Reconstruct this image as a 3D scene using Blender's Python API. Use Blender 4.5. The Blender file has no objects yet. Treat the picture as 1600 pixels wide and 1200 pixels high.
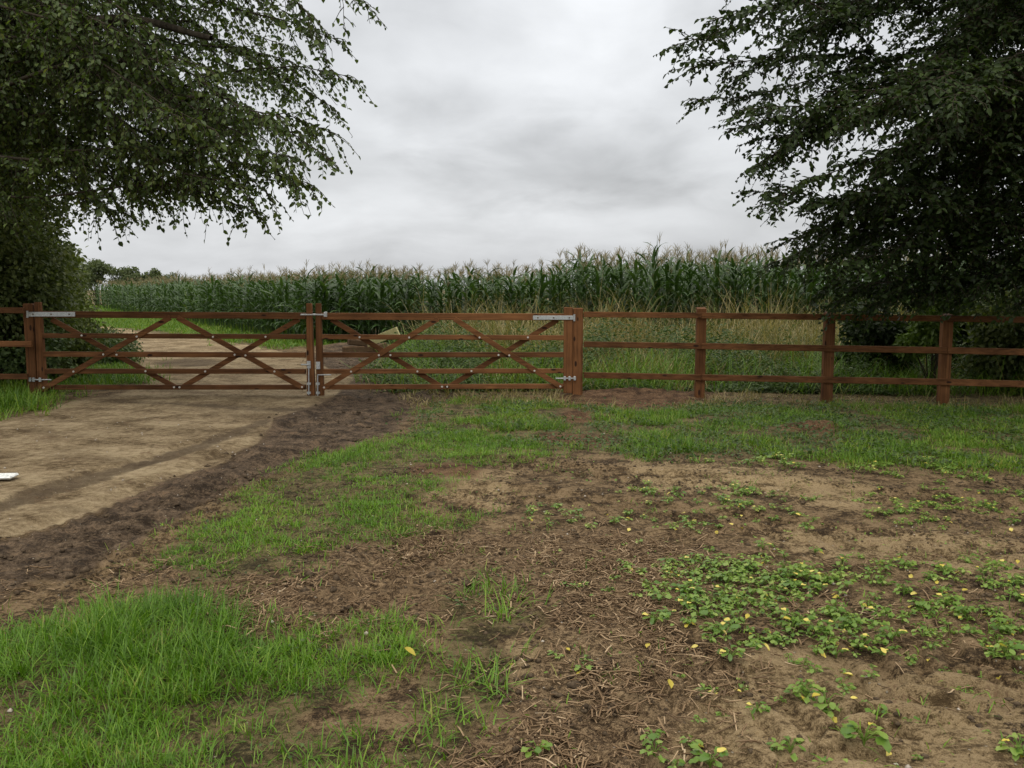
import bpy, bmesh, math
import numpy as np
from mathutils import Vector, Matrix
rng = np.random.default_rng(11)
scene = bpy.context.scene
COL = scene.collection

# ------------------------------------------------------------------ camera
F, CX, CY = 1391.0, 800.0, 600.0          # focal length and centre in photo pixels (1600 x 1200)
EYE = np.array([0.0, 0.0, 1.57]); PITCH = math.radians(6.07)
cam = bpy.data.cameras.new('camera'); cam.sensor_width = 36; cam.lens = 36*F/1600
cam.clip_start = 0.05; cam.clip_end = 5000
co = bpy.data.objects.new('camera', cam); COL.objects.link(co)
co.location = EYE; co.rotation_euler = (math.pi/2-PITCH, 0, 0)
scene.camera = co

# ------------------------------------------------------------------ sky, sun, exposure
SUN_EL, SUN_AZ = math.radians(58), math.radians(200)      # high, behind and to the left
world = bpy.data.worlds.new('World'); scene.world = world; world.use_nodes = True
nt = world.node_tree; N = nt.nodes; Lk = nt.links; N.clear()
def nd(t, **k):
    n = N.new(t)
    for a, b in k.items(): setattr(n, a, b)
    return n
out = nd('ShaderNodeOutputWorld'); mixs = nd('ShaderNodeMixShader'); mixs.inputs[0].default_value = .93
sky = nd('ShaderNodeTexSky', sky_type='NISHITA'); sky.sun_disc = False
sky.sun_elevation = SUN_EL; sky.sun_rotation = SUN_AZ; sky.altitude = 50; sky.air_density = 1.5; sky.dust_density = 3
bg1 = nd('ShaderNodeBackground'); bg1.inputs[1].default_value = .08; Lk.new(sky.outputs[0], bg1.inputs[0])
tc = nd('ShaderNodeTexCoord'); sep = nd('ShaderNodeSeparateXYZ'); Lk.new(tc.outputs['Generated'], sep.inputs[0])
def mth(op, a, b=None, c=None, clamp=False):
    n = nd('ShaderNodeMath', operation=op); n.use_clamp = clamp
    for i, v in enumerate((a, b, c)):
        if v is None: continue
        if isinstance(v, (int, float)): n.inputs[i].default_value = v
        else: Lk.new(v, n.inputs[i])
    return n.outputs[0]
zc = mth('MAXIMUM', sep.outputs[2], 0.0)
zz = mth('ADD', zc, 0.30)
cu = mth('DIVIDE', sep.outputs[0], zz); cv = mth('DIVIDE', sep.outputs[1], zz)
comb = nd('ShaderNodeCombineXYZ'); Lk.new(cu, comb.inputs[0]); Lk.new(cv, comb.inputs[1])
def wnoise(scale, detail, rough, off, dist=0.0):
    mp = nd('ShaderNodeMapping'); mp.inputs['Location'].default_value = off
    Lk.new(comb.outputs[0], mp.inputs[0])
    n = nd('ShaderNodeTexNoise'); n.inputs['Scale'].default_value = scale; n.inputs['Detail'].default_value = detail
    n.inputs['Roughness'].default_value = rough; n.inputs['Distortion'].default_value = dist
    Lk.new(mp.outputs[0], n.inputs['Vector']); return n.outputs[0]
n1 = wnoise(1.1, 6, .5, (3.1, 1.7, 0), .3); n2 = wnoise(3.4, 6, .52, (7.3, 2.2, 4), .3)
def blob(u, v, ru, rv):      # a cloud bank round a direction given in cloud-plane coordinates
    a = mth('POWER', mth('DIVIDE', mth('SUBTRACT', cu, u), ru), 2)
    b = mth('POWER', mth('DIVIDE', mth('SUBTRACT', cv, v), rv), 2)
    d = mth('ADD', mth('ADD', a, b), mth('MULTIPLY', mth('SUBTRACT', n2, .5), 1.6))
    return mth('SMOOTH_MIN', mth('SUBTRACT', 1.0, d, clamp=True), 1.0, .3)
def cdir(px, py):            # photo direction -> cloud-plane coordinates
    d = np.array([(px-CX)/F, math.cos(PITCH)+(CY-py)/F*math.sin(PITCH), -math.sin(PITCH)+(CY-py)/F*math.cos(PITCH)])
    d /= np.linalg.norm(d); return d[0]/(d[2]+.30), d[1]/(d[2]+.30)
def bank(x0, y0, x1, y1):
    (a, b), (c, d) = cdir(x0, y1), cdir(x1, y0)
    return blob((a+c)/2, (b+d)/2, abs(c-a)/2+.03, abs(d-b)/2+.03)
ramp = nd('ShaderNodeValToRGB'); cr = ramp.color_ramp; cr.interpolation = 'EASE'
for i, (p, v) in enumerate(((0, .72), (.14, .74), (.30, .90), (.55, 1.45), (1, 1.95))):
    e = cr.elements[i] if i < 2 else cr.elements.new(p)
    e.position = p; w_ = min(1, max(0, (p-.3)/.4)); e.color = (v*(.972+.065*w_), v*(.992+.005*w_), v*(1.02-.12*w_), 1)
Lk.new(zc, ramp.inputs[0])
shade = mth('ADD', mth('MULTIPLY', mth('SUBTRACT', n1, .5), 1.15), mth('MULTIPLY', mth('SUBTRACT', n2, .5), .5))
k = mth('ADD', 1.0, shade)
for (x0, y0, x1, y1, w) in ((640, 190, 1180, 345, -.20), (760, 245, 1120, 325, -.06), (600, 110, 900, 260, -.14), (420, 150, 640, 330, -.06), (560, 40, 720, 150, .12),
                            (830, 330, 1180, 380, .12), (1040, -60, 1240, 60, -.12), (760, 300, 980, 365, -.10), (430, 300, 700, 360, .04)):
    k = mth('ADD', k, mth('MULTIPLY', bank(x0, y0, x1, y1), w))
k = mth('MINIMUM', mth('MAXIMUM', k, .62), 1.28)
mixc = nd('ShaderNodeMix', data_type='RGBA', blend_type='MULTIPLY'); mixc.inputs[0].default_value = 1
Lk.new(ramp.outputs[0], mixc.inputs[6]); Lk.new(k, mixc.inputs[7])
bg2 = nd('ShaderNodeBackground'); Lk.new(mixc.outputs[2], bg2.inputs[0]); bg2.inputs[1].default_value = 1.0
Lk.new(bg1.outputs[0], mixs.inputs[1]); Lk.new(bg2.outputs[0], mixs.inputs[2]); Lk.new(mixs.outputs[0], out.inputs[0])

sl = bpy.data.lights.new('sun', 'SUN'); sl.energy = 1.0; sl.angle = math.radians(16); sl.color = (1, .95, .87)
so = bpy.data.objects.new('sun', sl); COL.objects.link(so)
so.rotation_euler = (math.pi/2-SUN_EL, 0, math.pi-SUN_AZ)
vs = scene.view_settings; vs.view_transform = 'Standard'; vs.look = 'None'; vs.exposure = 0.0; vs.gamma = 1; vs.use_curve_mapping = False
scene.cycles.max_bounces = 8; scene.cycles.transparent_max_bounces = 4

# ------------------------------------------------------------------ pixel <-> world
cp, sp = math.cos(PITCH), math.sin(PITCH)
def ray(u, v):
    dx = (np.asarray(u, float)-CX)/F; dy = (CY-np.asarray(v, float))/F
    return dx, cp+dy*sp, -sp+dy*cp
def P(u, v, Y):              # point of that direction at distance Y (on the vertical plane y = Y)
    x, y, z = ray(u, v); t = Y/y
    return np.array([x*t, Y+0*t, EYE[2]+z*t])
def G(u, v):                 # point of the ground
    x, y, z = ray(u, v); t = -EYE[2]/z
    return np.array([x*t, y*t])
def W2P(x, y, z=0.0):
    zr = z-EYE[2]; dep = y*cp-zr*sp
    dep = np.where(np.abs(dep) < .05, .05, dep)
    return CX+F*x/dep, CY-F*(y*sp+zr*cp)/dep

# ------------------------------------------------------------------ noise
def _hash(ix, iy, s):
    h = (ix.astype(np.int64)*374761393 + iy.astype(np.int64)*668265263 + s*974711) & 0xffffffff
    h = ((h ^ (h >> 13))*1274126177) & 0xffffffff
    return ((h ^ (h >> 16)) & 0xffff)/65535.0
def vn(x, y, s=0):
    ix = np.floor(x); iy = np.floor(y); fx = x-ix; fy = y-iy
    fx = fx*fx*(3-2*fx); fy = fy*fy*(3-2*fy)
    a = _hash(ix, iy, s); b = _hash(ix+1, iy, s); c = _hash(ix, iy+1, s); d = _hash(ix+1, iy+1, s)
    return (a+(b-a)*fx)*(1-fy)+(c+(d-c)*fx)*fy
def fbm(x, y, f, o=4, s=0, r=.5):
    x = np.asarray(x, float); y = np.asarray(y, float)
    t = 0; a = 1; n = 0
    for i in range(o):
        t = t+a*vn(x*f+17.3*i, y*f-9.1*i, s+i); n += a; a *= r; f *= 2.03
    return t/n
def sst(e0, e1, x):
    t = np.clip((x-e0)/(e1-e0), 0, 1); return t*t*(3-2*t)
def inpoly(px, py, poly):
    r = np.zeros(np.shape(px), bool); n = len(poly)
    for i in range(n):
        x0, y0 = poly[i]; x1, y1 = poly[(i+1) % n]
        if y0 == y1: continue
        c = ((y0 > py) != (y1 > py)) & (px < (x1-x0)*(py-y0)/(y1-y0)+x0)
        r ^= c
    return r
def warp(x, y, u, v, amp=1.0):
    k = np.clip(3.5/np.maximum(y, .8), .18, 1.3)*amp
    return (u+k*(150*(fbm(x, y, 1.6, 4, 3)-.5)+70*(fbm(x, y, 6, 3, 9)-.5)),
            v+k*k*(95*(fbm(x, y, 1.5, 4, 5)-.5)+55*(fbm(x, y, 6, 3, 12)-.5)))
def zone(x, y, polys, amp=1.0, thr=None):
    u, v = W2P(x, y); uw, vw = warp(x, y, u, v, amp)
    ok = np.zeros(np.shape(x), bool)
    for p in polys: ok |= inpoly(uw, vw, p)
    return ok & (y > .5)

# ------------------------------------------------------------------ zones of the ground (outlined in photo pixels, laid on the ground)
SAND = [(-900, 700), (-300, 668), (0, 658), (75, 642), (125, 622), (190, 614), (236, 600), (190, 560), (150, 530), (128, 513), (150, 509), (230, 519), (330, 530), (430, 547), (500, 566), (560, 592), (505, 634), (430, 652), (405, 690), (300, 738), (200, 772), (100, 806), (0, 832), (-400, 930), (-900, 1030)]
MUD = [(-900, 1030), (-400, 930), (0, 832), (100, 806), (200, 772), (300, 738), (405, 690), (430, 652), (505, 634), (560, 592), (480, 560), (520, 548), (620, 552), (650, 590), (720, 612), (650, 630), (610, 672), (500, 708), (400, 740), (330, 772), (230, 832), (150, 876), (0, 930), (-400, 1060), (-900, 1180)]
GRASS_MID = [(235, 885), (320, 810), (400, 745), (480, 718), (580, 690), (700, 672), (840, 690), (860, 712), (760, 722), (650, 728), (640, 740), (735, 755), (640, 778), (640, 805), (770, 800), (750, 815), (660, 830), (640, 845), (560, 850), (510, 872), (400, 890), (300, 908)]
GRASS_FRONT = [(-500, 990), (0, 985), (110, 965), (240, 945), (330, 960), (385, 1000), (425, 1025), (500, 1000), (630, 972), (640, 1000), (570, 1050), (510, 1095), (420, 1130), (530, 1170), (560, 1300), (-500, 1300)]
GRASS_TALL = [(60, 990), (160, 952), (250, 946), (330, 962), (385, 1005), (400, 1060), (330, 1100), (220, 1110), (100, 1100), (30, 1060)]
GRASS_STRIP = [(690, 1010), (735, 900), (775, 880), (790, 940), (850, 985), (800, 1010), (790, 1080), (745, 1140), (700, 1190), (640, 1200), (640, 1090)]
GRASS_CORNER = [(500, 1150), (640, 1120), (720, 1170), (700, 1260), (500, 1260)]
VERGE = [(650, 640), (760, 618), (880, 634), (1000, 640), (1100, 630), (1600, 628), (2600, 640), (2600, 745), (1600, 735), (1420, 728), (1250, 716), (1010, 716), (920, 702), (800, 690), (650, 684)]
VERGE_BARE = [(880, 640), (930, 640), (930, 664), (870, 662)], [(850, 672), (980, 680), (960, 700), (840, 690)], [(1220, 661), (1310, 660), (1300, 678), (1215, 676)]
BACK_LEFT = [(-600, 600), (40, 585), (90, 615), (75, 640), (0, 657), (-600, 690)]
BACK_TRACKSIDE = [(60, 610), (240, 600), (190, 560), (150, 530), (128, 512), (60, 520), (20, 560)]
BACK_VERGE = [(150, 508), (240, 517), (330, 528), (430, 546), (500, 540), (560, 540), (500, 510), (420, 495), (300, 484), (180, 478), (130, 485)]
BACK_RIGHT = [(640, 560), (600, 545), (560, 520), (800, 510), (2600, 510), (2600, 622), (1300, 618), (1100, 606), (900, 604), (720, 606)]
STRAW = [(150, 900), (260, 890), (420, 905), (560, 866), (640, 850), (760, 818), (900, 822), (1060, 850), (1180, 860), (1010, 930), (1000, 980), (1120, 1000), (1150, 1060), (1060, 1150), (1000, 1260), (700, 1260), (820, 1080), (860, 1000), (800, 950), (700, 1000), (620, 975), (500, 1000), (425, 1025), (385, 1000), (330, 960)]
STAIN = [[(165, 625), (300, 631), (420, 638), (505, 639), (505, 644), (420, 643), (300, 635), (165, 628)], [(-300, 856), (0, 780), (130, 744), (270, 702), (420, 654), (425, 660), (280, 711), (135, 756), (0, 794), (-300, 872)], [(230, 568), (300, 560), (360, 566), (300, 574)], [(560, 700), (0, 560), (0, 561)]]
EARTH = [[(890, 598), (1090, 596), (1120, 622), (1010, 637), (880, 632)], [(1230, 662), (1310, 661), (1300, 674), (1225, 674)], [(880, 643), (926, 642), (926, 660), (876, 660)], [(640, 728), (760, 726), (745, 745), (650, 748)], [(840, 672), (960, 682), (930, 694), (850, 690)]]
DRY = [[(980, 720), (1240, 735), (1400, 760), (1340, 800), (1180, 780), (980, 752)], [(1000, 1120), (1220, 1000), (1400, 1040), (1640, 1050), (1640, 1260), (1000, 1260)],
       [(1150, 820), (1320, 830), (1640, 850), (1640, 905), (1400, 885), (1180, 850)], [(800, 1010), (1010, 1000), (1010, 1100), (850, 1090)], [(620, 740), (820, 735), (780, 790), (620, 770)]]
SEED_MAIN = [(1000, 920), (1060, 880), (1230, 868), (1300, 890), (1420, 880), (1700, 890), (1800, 1020), (1600, 1040), (1480, 1010), (1330, 1030), (1240, 1010), (1150, 1020), (1060, 985), (1000, 960)]
SEED_STRIP = [(1020, 706), (1160, 712), (1250, 712), (1420, 716), (1700, 722), (1700, 750), (1420, 746), (1250, 734), (1120, 730)]
SEED_MID = [[(850, 770), (1240, 765), (1300, 800), (1240, 835), (960, 830), (820, 812)], [(1400, 762), (1700, 764), (1700, 838), (1480, 835), (1290, 815)]]
SEED_LOW = [[(1200, 1060), (1330, 1070), (1400, 1140), (1420, 1230), (1300, 1230), (1230, 1120)], [(1020, 1080), (1130, 1070), (1160, 1230), (1000, 1230)], [(800, 1150), (860, 1140), (880, 1230), (790, 1230)], [(1560, 1150), (1700, 1150), (1700, 1230), (1570, 1230)]]

# ruts: (list of photo points on the ground, half width, depth, lug spacing, lug height)
def pl(pts): return np.array([G(*p) for p in pts]).reshape(-1, 2)
RUTS = [(pl([(640, 600), (560, 632), (490, 670), (400, 712), (250, 775), (60, 850), (-300, 960)]), .46, .030, .17, .010),
        (pl([(700, 615), (600, 665), (470, 712), (330, 790), (150, 890)]), .32, .028, .16, .011),
        (pl([(540, 650), (430, 670), (330, 690), (200, 728), (20, 785), (-300, 850)]), .20, .018, .20, .006),
        (pl([(1650, 1010), (1480, 1040), (1330, 1110), (1230, 1210)]), .42, .015, .21, .022),
        (pl([(1130, 1020), (1060, 1090), (1000, 1210)]), .30, .012, .22, .020),
        (pl([(1700, 800), (1300, 770), (1000, 745), (760, 720)]), .32, .030, .2, .016),
        (pl([(1700, 880), (1300, 838), (1000, 800), (760, 770), (600, 775)]), .30, .025, .2, .014),
        (pl([(700, 800), (640, 860), (600, 930), (400, 1000)]), .28, .02, .2, .010)]
def rut_h(x, y):
    h = np.zeros(np.shape(x))
    for pts, hw, dep, sp_, lug in RUTS:
        best = np.full(np.shape(x), 9.0); S = np.zeros(np.shape(x)); Wd = np.zeros(np.shape(x)); acc = 0
        for a, b in zip(pts[:-1], pts[1:]):
            d = b-a; L = np.hypot(*d); d = d/L
            t = (x-a[0])*d[0]+(y-a[1])*d[1]; w = -(x-a[0])*d[1]+(y-a[1])*d[0]
            tc_ = np.clip(t, 0, L); dist = np.hypot(t-tc_, w)
            m = dist < best
            best = np.where(m, dist, best); S = np.where(m, acc+tc_, S); Wd = np.where(m, w, Wd); acc += L
        wob = best+.10*(fbm(x, y, 3, 3, 31)-.5)
        ins = 1-sst(hw*.75, hw*1.05, wob)
        rim = sst(hw*.8, hw*1.1, wob)*(1-sst(hw*1.1, hw*1.6, wob))
        lg = np.tanh(3*np.sin(2*np.pi*(S+.75*np.abs(Wd))/sp_+np.where(Wd > 0, np.pi, 0)+2*fbm(x, y, 4, 2, 41)))
        fade = sst(.30, .5, fbm(x, y, 1.3, 3, 51)+.12)
        h = h-dep*ins+.25*dep*rim+lug*lg*(1-sst(hw*.35, hw*.95, wob))*fade
    return h
MOUNDS = [(G(1000, 616), .95, .35, .10), (G(1265, 667), .30, .2, .07), (G(902, 652), .26, .2, .08), (G(1300, 668), .22, .2, .05),
          (G(560, 548), 1.2, 1.0, .22), (G(200, 1020), .55, .45, .06), (G(700, 735), .3, .25, .03), (G(420, 985), .2, .2, .05)]
def base_h(x, y):
    h = -.012*np.clip(x-1.5, 0, 40)*sst(4, 11, y)*(1-sst(30, 60, y))
    h = h+.05*(fbm(x, y, .45, 3, 61)-.5)
    for c, rx, ry, a in MOUNDS:
        h = h+a*np.exp(-((x-c[0])/rx)**2-((y-c[1])/ry)**2)
    return h
def ground_h(x, y): return base_h(x, y)+rut_h(x, y)

# ------------------------------------------------------------------ mesh helpers
def mesh_np(name, V, faces, mats, fattr=None, smooth=False, mi=None):
    """V (n,3); faces = list of (k,m) index arrays"""
    me = bpy.data.meshes.new(name)
    V = np.ascontiguousarray(V, np.float32)
    me.vertices.add(len(V)); me.vertices.foreach_set('co', V.ravel())
    loops = np.concatenate([f.ravel() for f in faces]).astype(np.int32)
    tot = np.concatenate([np.full(len(f), f.shape[1], np.int32) for f in faces])
    start = np.concatenate([[0], np.cumsum(tot)[:-1]]).astype(np.int32)
    me.loops.add(len(loops)); me.loops.foreach_set('vertex_index', loops)
    me.polygons.add(len(tot)); me.polygons.foreach_set('loop_start', start)
    me.polygons.foreach_set('loop_total', tot)
    if smooth: me.polygons.foreach_set('use_smooth', np.ones(len(tot), bool))
    if mi is not None: me.polygons.foreach_set('material_index', np.asarray(mi, np.int32))
    for m in (mats if isinstance(mats, (list, tuple)) else [mats]): me.materials.append(m)
    me.update(calc_edges=True)
    if fattr is not None:
        for k_, v in fattr.items():
            a = me.attributes.new(k_, 'FLOAT', 'FACE'); a.data.foreach_set('value', np.asarray(v, np.float32))
    return me
def link(me_or_none, name, parent=None, loc=(0, 0, 0), rz=0.0):
    o = bpy.data.objects.new(name, me_or_none); COL.objects.link(o)
    o.location = loc; o.rotation_euler = (0, 0, rz)
    if parent is not None: o.parent = parent
    return o
def tag(o, label=None, cat=None, group=None, kind=None):
    if label: o['label'] = label
    if cat: o['category'] = cat
    if group: o['group'] = group
    if kind: o['kind'] = kind
    return o
def thing(name, label, cat, loc, group=None, rz=0.0):
    return tag(link(None, name, None, tuple(float(v) for v in loc), rz), label, cat, group)
def bm_obj(name, bm, mat, parent=None, smooth=False):      # bm in world coordinates; parented to an unrotated root
    me = bpy.data.meshes.new(name)
    if parent is not None: bmesh.ops.translate(bm, verts=bm.verts, vec=-parent_loc(parent))
    bmesh.ops.recalc_face_normals(bm, faces=bm.faces)
    bm.to_mesh(me); bm.free(); me.materials.append(mat)
    if smooth:
        for p in me.polygons: p.use_smooth = True
    return link(me, name, parent)
def parent_loc(p):
    v = Vector(p.location)
    while p.parent: p = p.parent; v = v+Vector(p.location)
    return v
def add_box(bm, c, sx, sy, sz, rot=None, bev=.004):
    m = Matrix.Translation(Vector(c)) @ (rot.to_4x4() if rot is not None else Matrix.Identity(4)) @ Matrix.Diagonal((sx, sy, sz, 1))
    r = bmesh.ops.create_cube(bm, size=1, matrix=m)
    if bev:
        ed = list({e for v in r['verts'] for e in v.link_edges})
        bmesh.ops.bevel(bm, geom=ed, offset=bev, segments=1, affect='EDGES')
def add_beam(bm, p0, p1, w, t, bev=.004, ext=0.0):          # board from p0 to p1: width w in the upright plane, thickness t across it
    p0, p1 = Vector(p0), Vector(p1); d = p1-p0; L = d.length; d.normalize()
    s = Vector((0, 1, 0)) if abs(d.y) < .9 else Vector((1, 0, 0))
    n = d.cross(s).normalized(); s = n.cross(d).normalized()
    rot = Matrix((d, s, n)).transposed()
    add_box(bm, (p0+p1)/2, L+2*ext, t, w, rot, bev)
def add_rod(bm, p0, p1, r, seg=8):
    p0, p1 = Vector(p0), Vector(p1); d = p1-p0
    q = d.to_track_quat('Z', 'Y').to_matrix().to_4x4()
    bmesh.ops.create_cone(bm, cap_ends=True, segments=seg, radius1=r, radius2=r, depth=d.length, matrix=Matrix.Translation((p0+p1)/2) @ q)
def unit(v): return v/np.maximum(np.linalg.norm(v, axis=-1, keepdims=True), 1e-9)
def tubes(paths, seg=5):
    """paths: list of (pts (n,3), radii (n,)) -> verts, quads"""
    Vs, Fs, off = [], [], 0
    ang = np.linspace(0, 2*np.pi, seg, endpoint=False)
    for pts, rad in paths:
        pts = np.asarray(pts, float); n = len(pts)
        t = unit(np.gradient(pts, axis=0))
        ref = np.array([0, 0, 1.0]) if abs(t[0, 2]) < .8 else np.array([1.0, 0, 0])
        a = unit(np.cross(t, ref)); b = np.cross(t, a)
        ring = pts[:, None, :]+(a[:, None, :]*np.cos(ang)[None, :, None]+b[:, None, :]*np.sin(ang)[None, :, None])*np.asarray(rad)[:, None, None]
        Vs.append(ring.reshape(-1, 3))
        i = np.arange(n-1)[:, None]*seg; j = np.arange(seg)[None, :]; j2 = (j+1) % seg
        q = np.stack([i+j, i+j2, i+seg+j2, i+seg+j], -1).reshape(-1, 4)+off
        Fs.append(q); off += n*seg
    return np.concatenate(Vs), np.concatenate(Fs)
def leaf_geo(p, a, n, L, W, fold=.18, curl=.12):
    """pointed oval leaves folded along the midrib: two quads each"""
    a = unit(a); s = unit(np.cross(a, n)); n = np.cross(s, a)
    L = np.asarray(L)[:, None]; W = np.asarray(W)[:, None]
    b = p; t = p+a*L-n*L*curl
    def side(f, w, sg): return p+a*L*f+s*W*w*sg+n*W*fold-n*L*curl*f*f
    V = np.stack([b, side(.30, .5, 1), side(.68, .40, 1), t, side(.68, .40, -1), side(.30, .5, -1)], 1)
    k_ = np.arange(len(p))[:, None]*6
    q = np.concatenate([k_+np.array([[0, 1, 2, 3]]), k_+np.array([[0, 3, 4, 5]])], 1).reshape(-1, 4)
    return V.reshape(-1, 3), q
def blades(p, az, L, W, lean, bend):
    """grass blades: two quads and a tip"""
    n = len(p); d = np.stack([np.cos(az), np.sin(az), np.zeros(n)], 1); s = np.stack([-np.sin(az), np.cos(az), np.zeros(n)], 1)
    up = np.array([0, 0, 1.0]); L = L[:, None]; W = W[:, None]; lean = lean[:, None]; bend = bend[:, None]
    def at(f):
        ang = lean+bend*f
        return p+L*f*(np.sin(ang)*d+np.cos(ang)*up)
    V = np.stack([at(0)-s*W*.5, at(0)+s*W*.5, at(.4)-s*W*.5, at(.4)+s*W*.5, at(.75)-s*W*.32, at(.75)+s*W*.32, at(1.0)], 1)
    k_ = np.arange(n)[:, None]*7
    q = np.concatenate([k_+np.array([[0, 1, 3, 2]]), k_+np.array([[2, 3, 5, 4]])], 1).reshape(-1, 4)
    t = k_+np.array([[4, 5, 6]])
    return V.reshape(-1, 3), q, t
def blade_obj(name, p, az, L, W, lean, bend, mat, rnd):
    V, q, t = blades(p, az, L, W, lean, bend)
    return link(mesh_np(name, V, [q, t], mat, {'rnd': np.concatenate([np.repeat(rnd, 2), rnd])}), name)

# ------------------------------------------------------------------ materials
class MatB:
    def __init__(s, name):
        s.m = bpy.data.materials.new(name); s.m.use_nodes = True; s.t = s.m.node_tree; s.t.nodes.clear()
        s.out = s.n('ShaderNodeOutputMaterial')
    def n(s, t, **k_):
        x = s.t.nodes.new(t)
        for a, b in k_.items(): setattr(x, a, b)
        return x
    def l(s, a, b): s.t.links.new(a, b)
    def math(s, op, a, b=None, c=None, clamp=False):
        n = s.n('ShaderNodeMath', operation=op); n.use_clamp = clamp
        for i, v in enumerate((a, b, c)):
            if v is None: continue
            if isinstance(v, (int, float)): n.inputs[i].default_value = v
            else: s.l(v, n.inputs[i])
        return n.outputs[0]
    def coord(s, which='Object', scale=(1, 1, 1)):
        t = s.n('ShaderNodeTexCoord'); mp = s.n('ShaderNodeMapping'); mp.inputs['Scale'].default_value = scale
        s.l(t.outputs[which], mp.inputs[0]); return mp.outputs[0]
    def noise(s, vec, scale, detail=4, rough=.55, dist=0.0):
        n = s.n('ShaderNodeTexNoise'); n.inputs['Scale'].default_value = scale; n.inputs['Detail'].default_value = detail
        n.inputs['Roughness'].default_value = rough; n.inputs['Distortion'].default_value = dist
        s.l(vec, n.inputs['Vector']); return n.outputs[0]
    def step(s, v, a, b):
        n = s.n('ShaderNodeMapRange', interpolation_type='SMOOTHSTEP'); n.inputs[1].default_value = a; n.inputs[2].default_value = b
        s.l(v, n.inputs[0]); return n.outputs[0]
    def ramp(s, v, stops):
        n = s.n('ShaderNodeValToRGB'); e = n.color_ramp.elements
        while len(e) < len(stops): e.new(.5)
        for i, (p_, c) in enumerate(stops): e[i].position = p_; e[i].color = (*c, 1)
        s.l(v, n.inputs[0]); return n.outputs[0]
    def mix(s, f, a, b, mode='MIX'):
        n = s.n('ShaderNodeMix', data_type='RGBA', blend_type=mode)
        for i, v in ((0, f), (6, a), (7, b)):
            if isinstance(v, (int, float)): n.inputs[i].default_value = v
            elif isinstance(v, tuple): n.inputs[i].default_value = (*v, 1)
            else: s.l(v, n.inputs[i])
        return n.outputs[2]
    def attr(s, name):
        n = s.n('ShaderNodeAttribute'); n.attribute_name = name; return n
    def bsdf(s, col, rough=.8, spec=.3, metal=0.0, bump=None, strength=.5, dist=.02):
        b = s.n('ShaderNodeBsdfPrincipled')
        for nm, v in (('Base Color', col), ('Roughness', rough), ('Metallic', metal), ('Specular IOR Level', spec)):
            if isinstance(v, (int, float)): b.inputs[nm].default_value = v
            elif isinstance(v, tuple): b.inputs[nm].default_value = (*v, 1)
            else: s.l(v, b.inputs[nm])
        if bump is not None:
            bp = s.n('ShaderNodeBump'); bp.inputs['Strength'].default_value = strength; bp.inputs['Distance'].default_value = dist
            s.l(bump, bp.inputs['Height']); s.l(bp.outputs[0], b.inputs['Normal'])
        return b
    def done(s, shader): s.l(shader, s.out.inputs[0]); return s.m
def leaf_mat(name, stops, trans=.3, rough=.5, spec=.35, vary=1.2):
    """stops: colours chosen by each leaf's own random number, plus broad clump variation"""
    b = MatB(name); r = b.attr('rnd').outputs['Fac']
    nz = b.noise(b.coord('Object'), vary, 3)
    f = b.math('ADD', b.math('MULTIPLY', r, .75), b.math('MULTIPLY', b.math('SUBTRACT', nz, .35), .7), clamp=True)
    c = b.ramp(f, stops); p = b.bsdf(c, rough, spec)
    tr = b.n('ShaderNodeBsdfTranslucent'); b.l(b.mix(1.0, c, (1.25, 1.35, .55), 'MULTIPLY'), tr.inputs[0])
    mx = b.n('ShaderNodeMixShader'); mx.inputs[0].default_value = trans
    b.l(p.outputs[0], mx.inputs[1]); b.l(tr.outputs[0], mx.inputs[2])
    return b.done(mx.outputs[0])
M = {}
M['leaf_l'] = leaf_mat('left_tree_leaf', [(0, (.030, .050, .012)), (.5, (.062, .098, .022)), (.85, (.11, .150, .036)), (1, (.17, .19, .05))], .36, .5)
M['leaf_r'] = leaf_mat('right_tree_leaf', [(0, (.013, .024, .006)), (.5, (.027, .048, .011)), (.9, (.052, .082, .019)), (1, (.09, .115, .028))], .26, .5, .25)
M['hedge'] = leaf_mat('hedge_leaf', [(0, (.045, .065, .016)), (.5, (.090, .120, .030)), (.85, (.15, .18, .055)), (1, (.26, .27, .14))], .35)
M['bush_lime'] = leaf_mat('bright_shrub_leaf', [(0, (.05, .09, .012)), (1, (.13, .20, .03))], .35)
M['far'] = leaf_mat('far_tree_leaf', [(0, (.07, .09, .045)), (1, (.14, .17, .085))], .3, .8, .1, .3)
M['weed'] = leaf_mat('weed_leaf', [(0, (.035, .06, .016)), (.6, (.07, .115, .03)), (1, (.13, .17, .05))], .25)
M['grass'] = leaf_mat('grass_blade', [(0, (.048, .115, .008)), (.5, (.115, .235, .015)), (.85, (.19, .31, .026)), (1, (.33, .30, .09))], .3, .45, .35, 2.2)
M['grass_back'] = leaf_mat('verge_grass_blade', [(0, (.042, .100, .010)), (.4, (.098, .195, .016)), (.8, (.18, .27, .028)), (1, (.32, .27, .08))], .3, .5, .3, 1.6)
M['drygrass'] = leaf_mat('dry_grass_blade', [(0, (.10, .11, .03)), (.4, (.20, .17, .072)), (.75, (.34, .275, .14)), (1, (.56, .46, .27))], .25, .6, .2, .8)
M['straw'] = leaf_mat('straw', [(0, (.085, .052, .028)), (.5, (.23, .150, .082)), (.85, (.42, .30, .18)), (1, (.58, .46, .31))], .0, .7, .2, 3)
M['maize'] = leaf_mat('maize_leaf', [(0, (.022, .050, .012)), (.5, (.045, .092, .022)), (.9, (.085, .145, .038)), (1, (.22, .21, .08))], .25, .42, .4, .6)
M['tassel'] = leaf_mat('maize_tassel', [(0, (.19, .165, .08)), (1, (.38, .32, .175))], .2, .7, .2)
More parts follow.
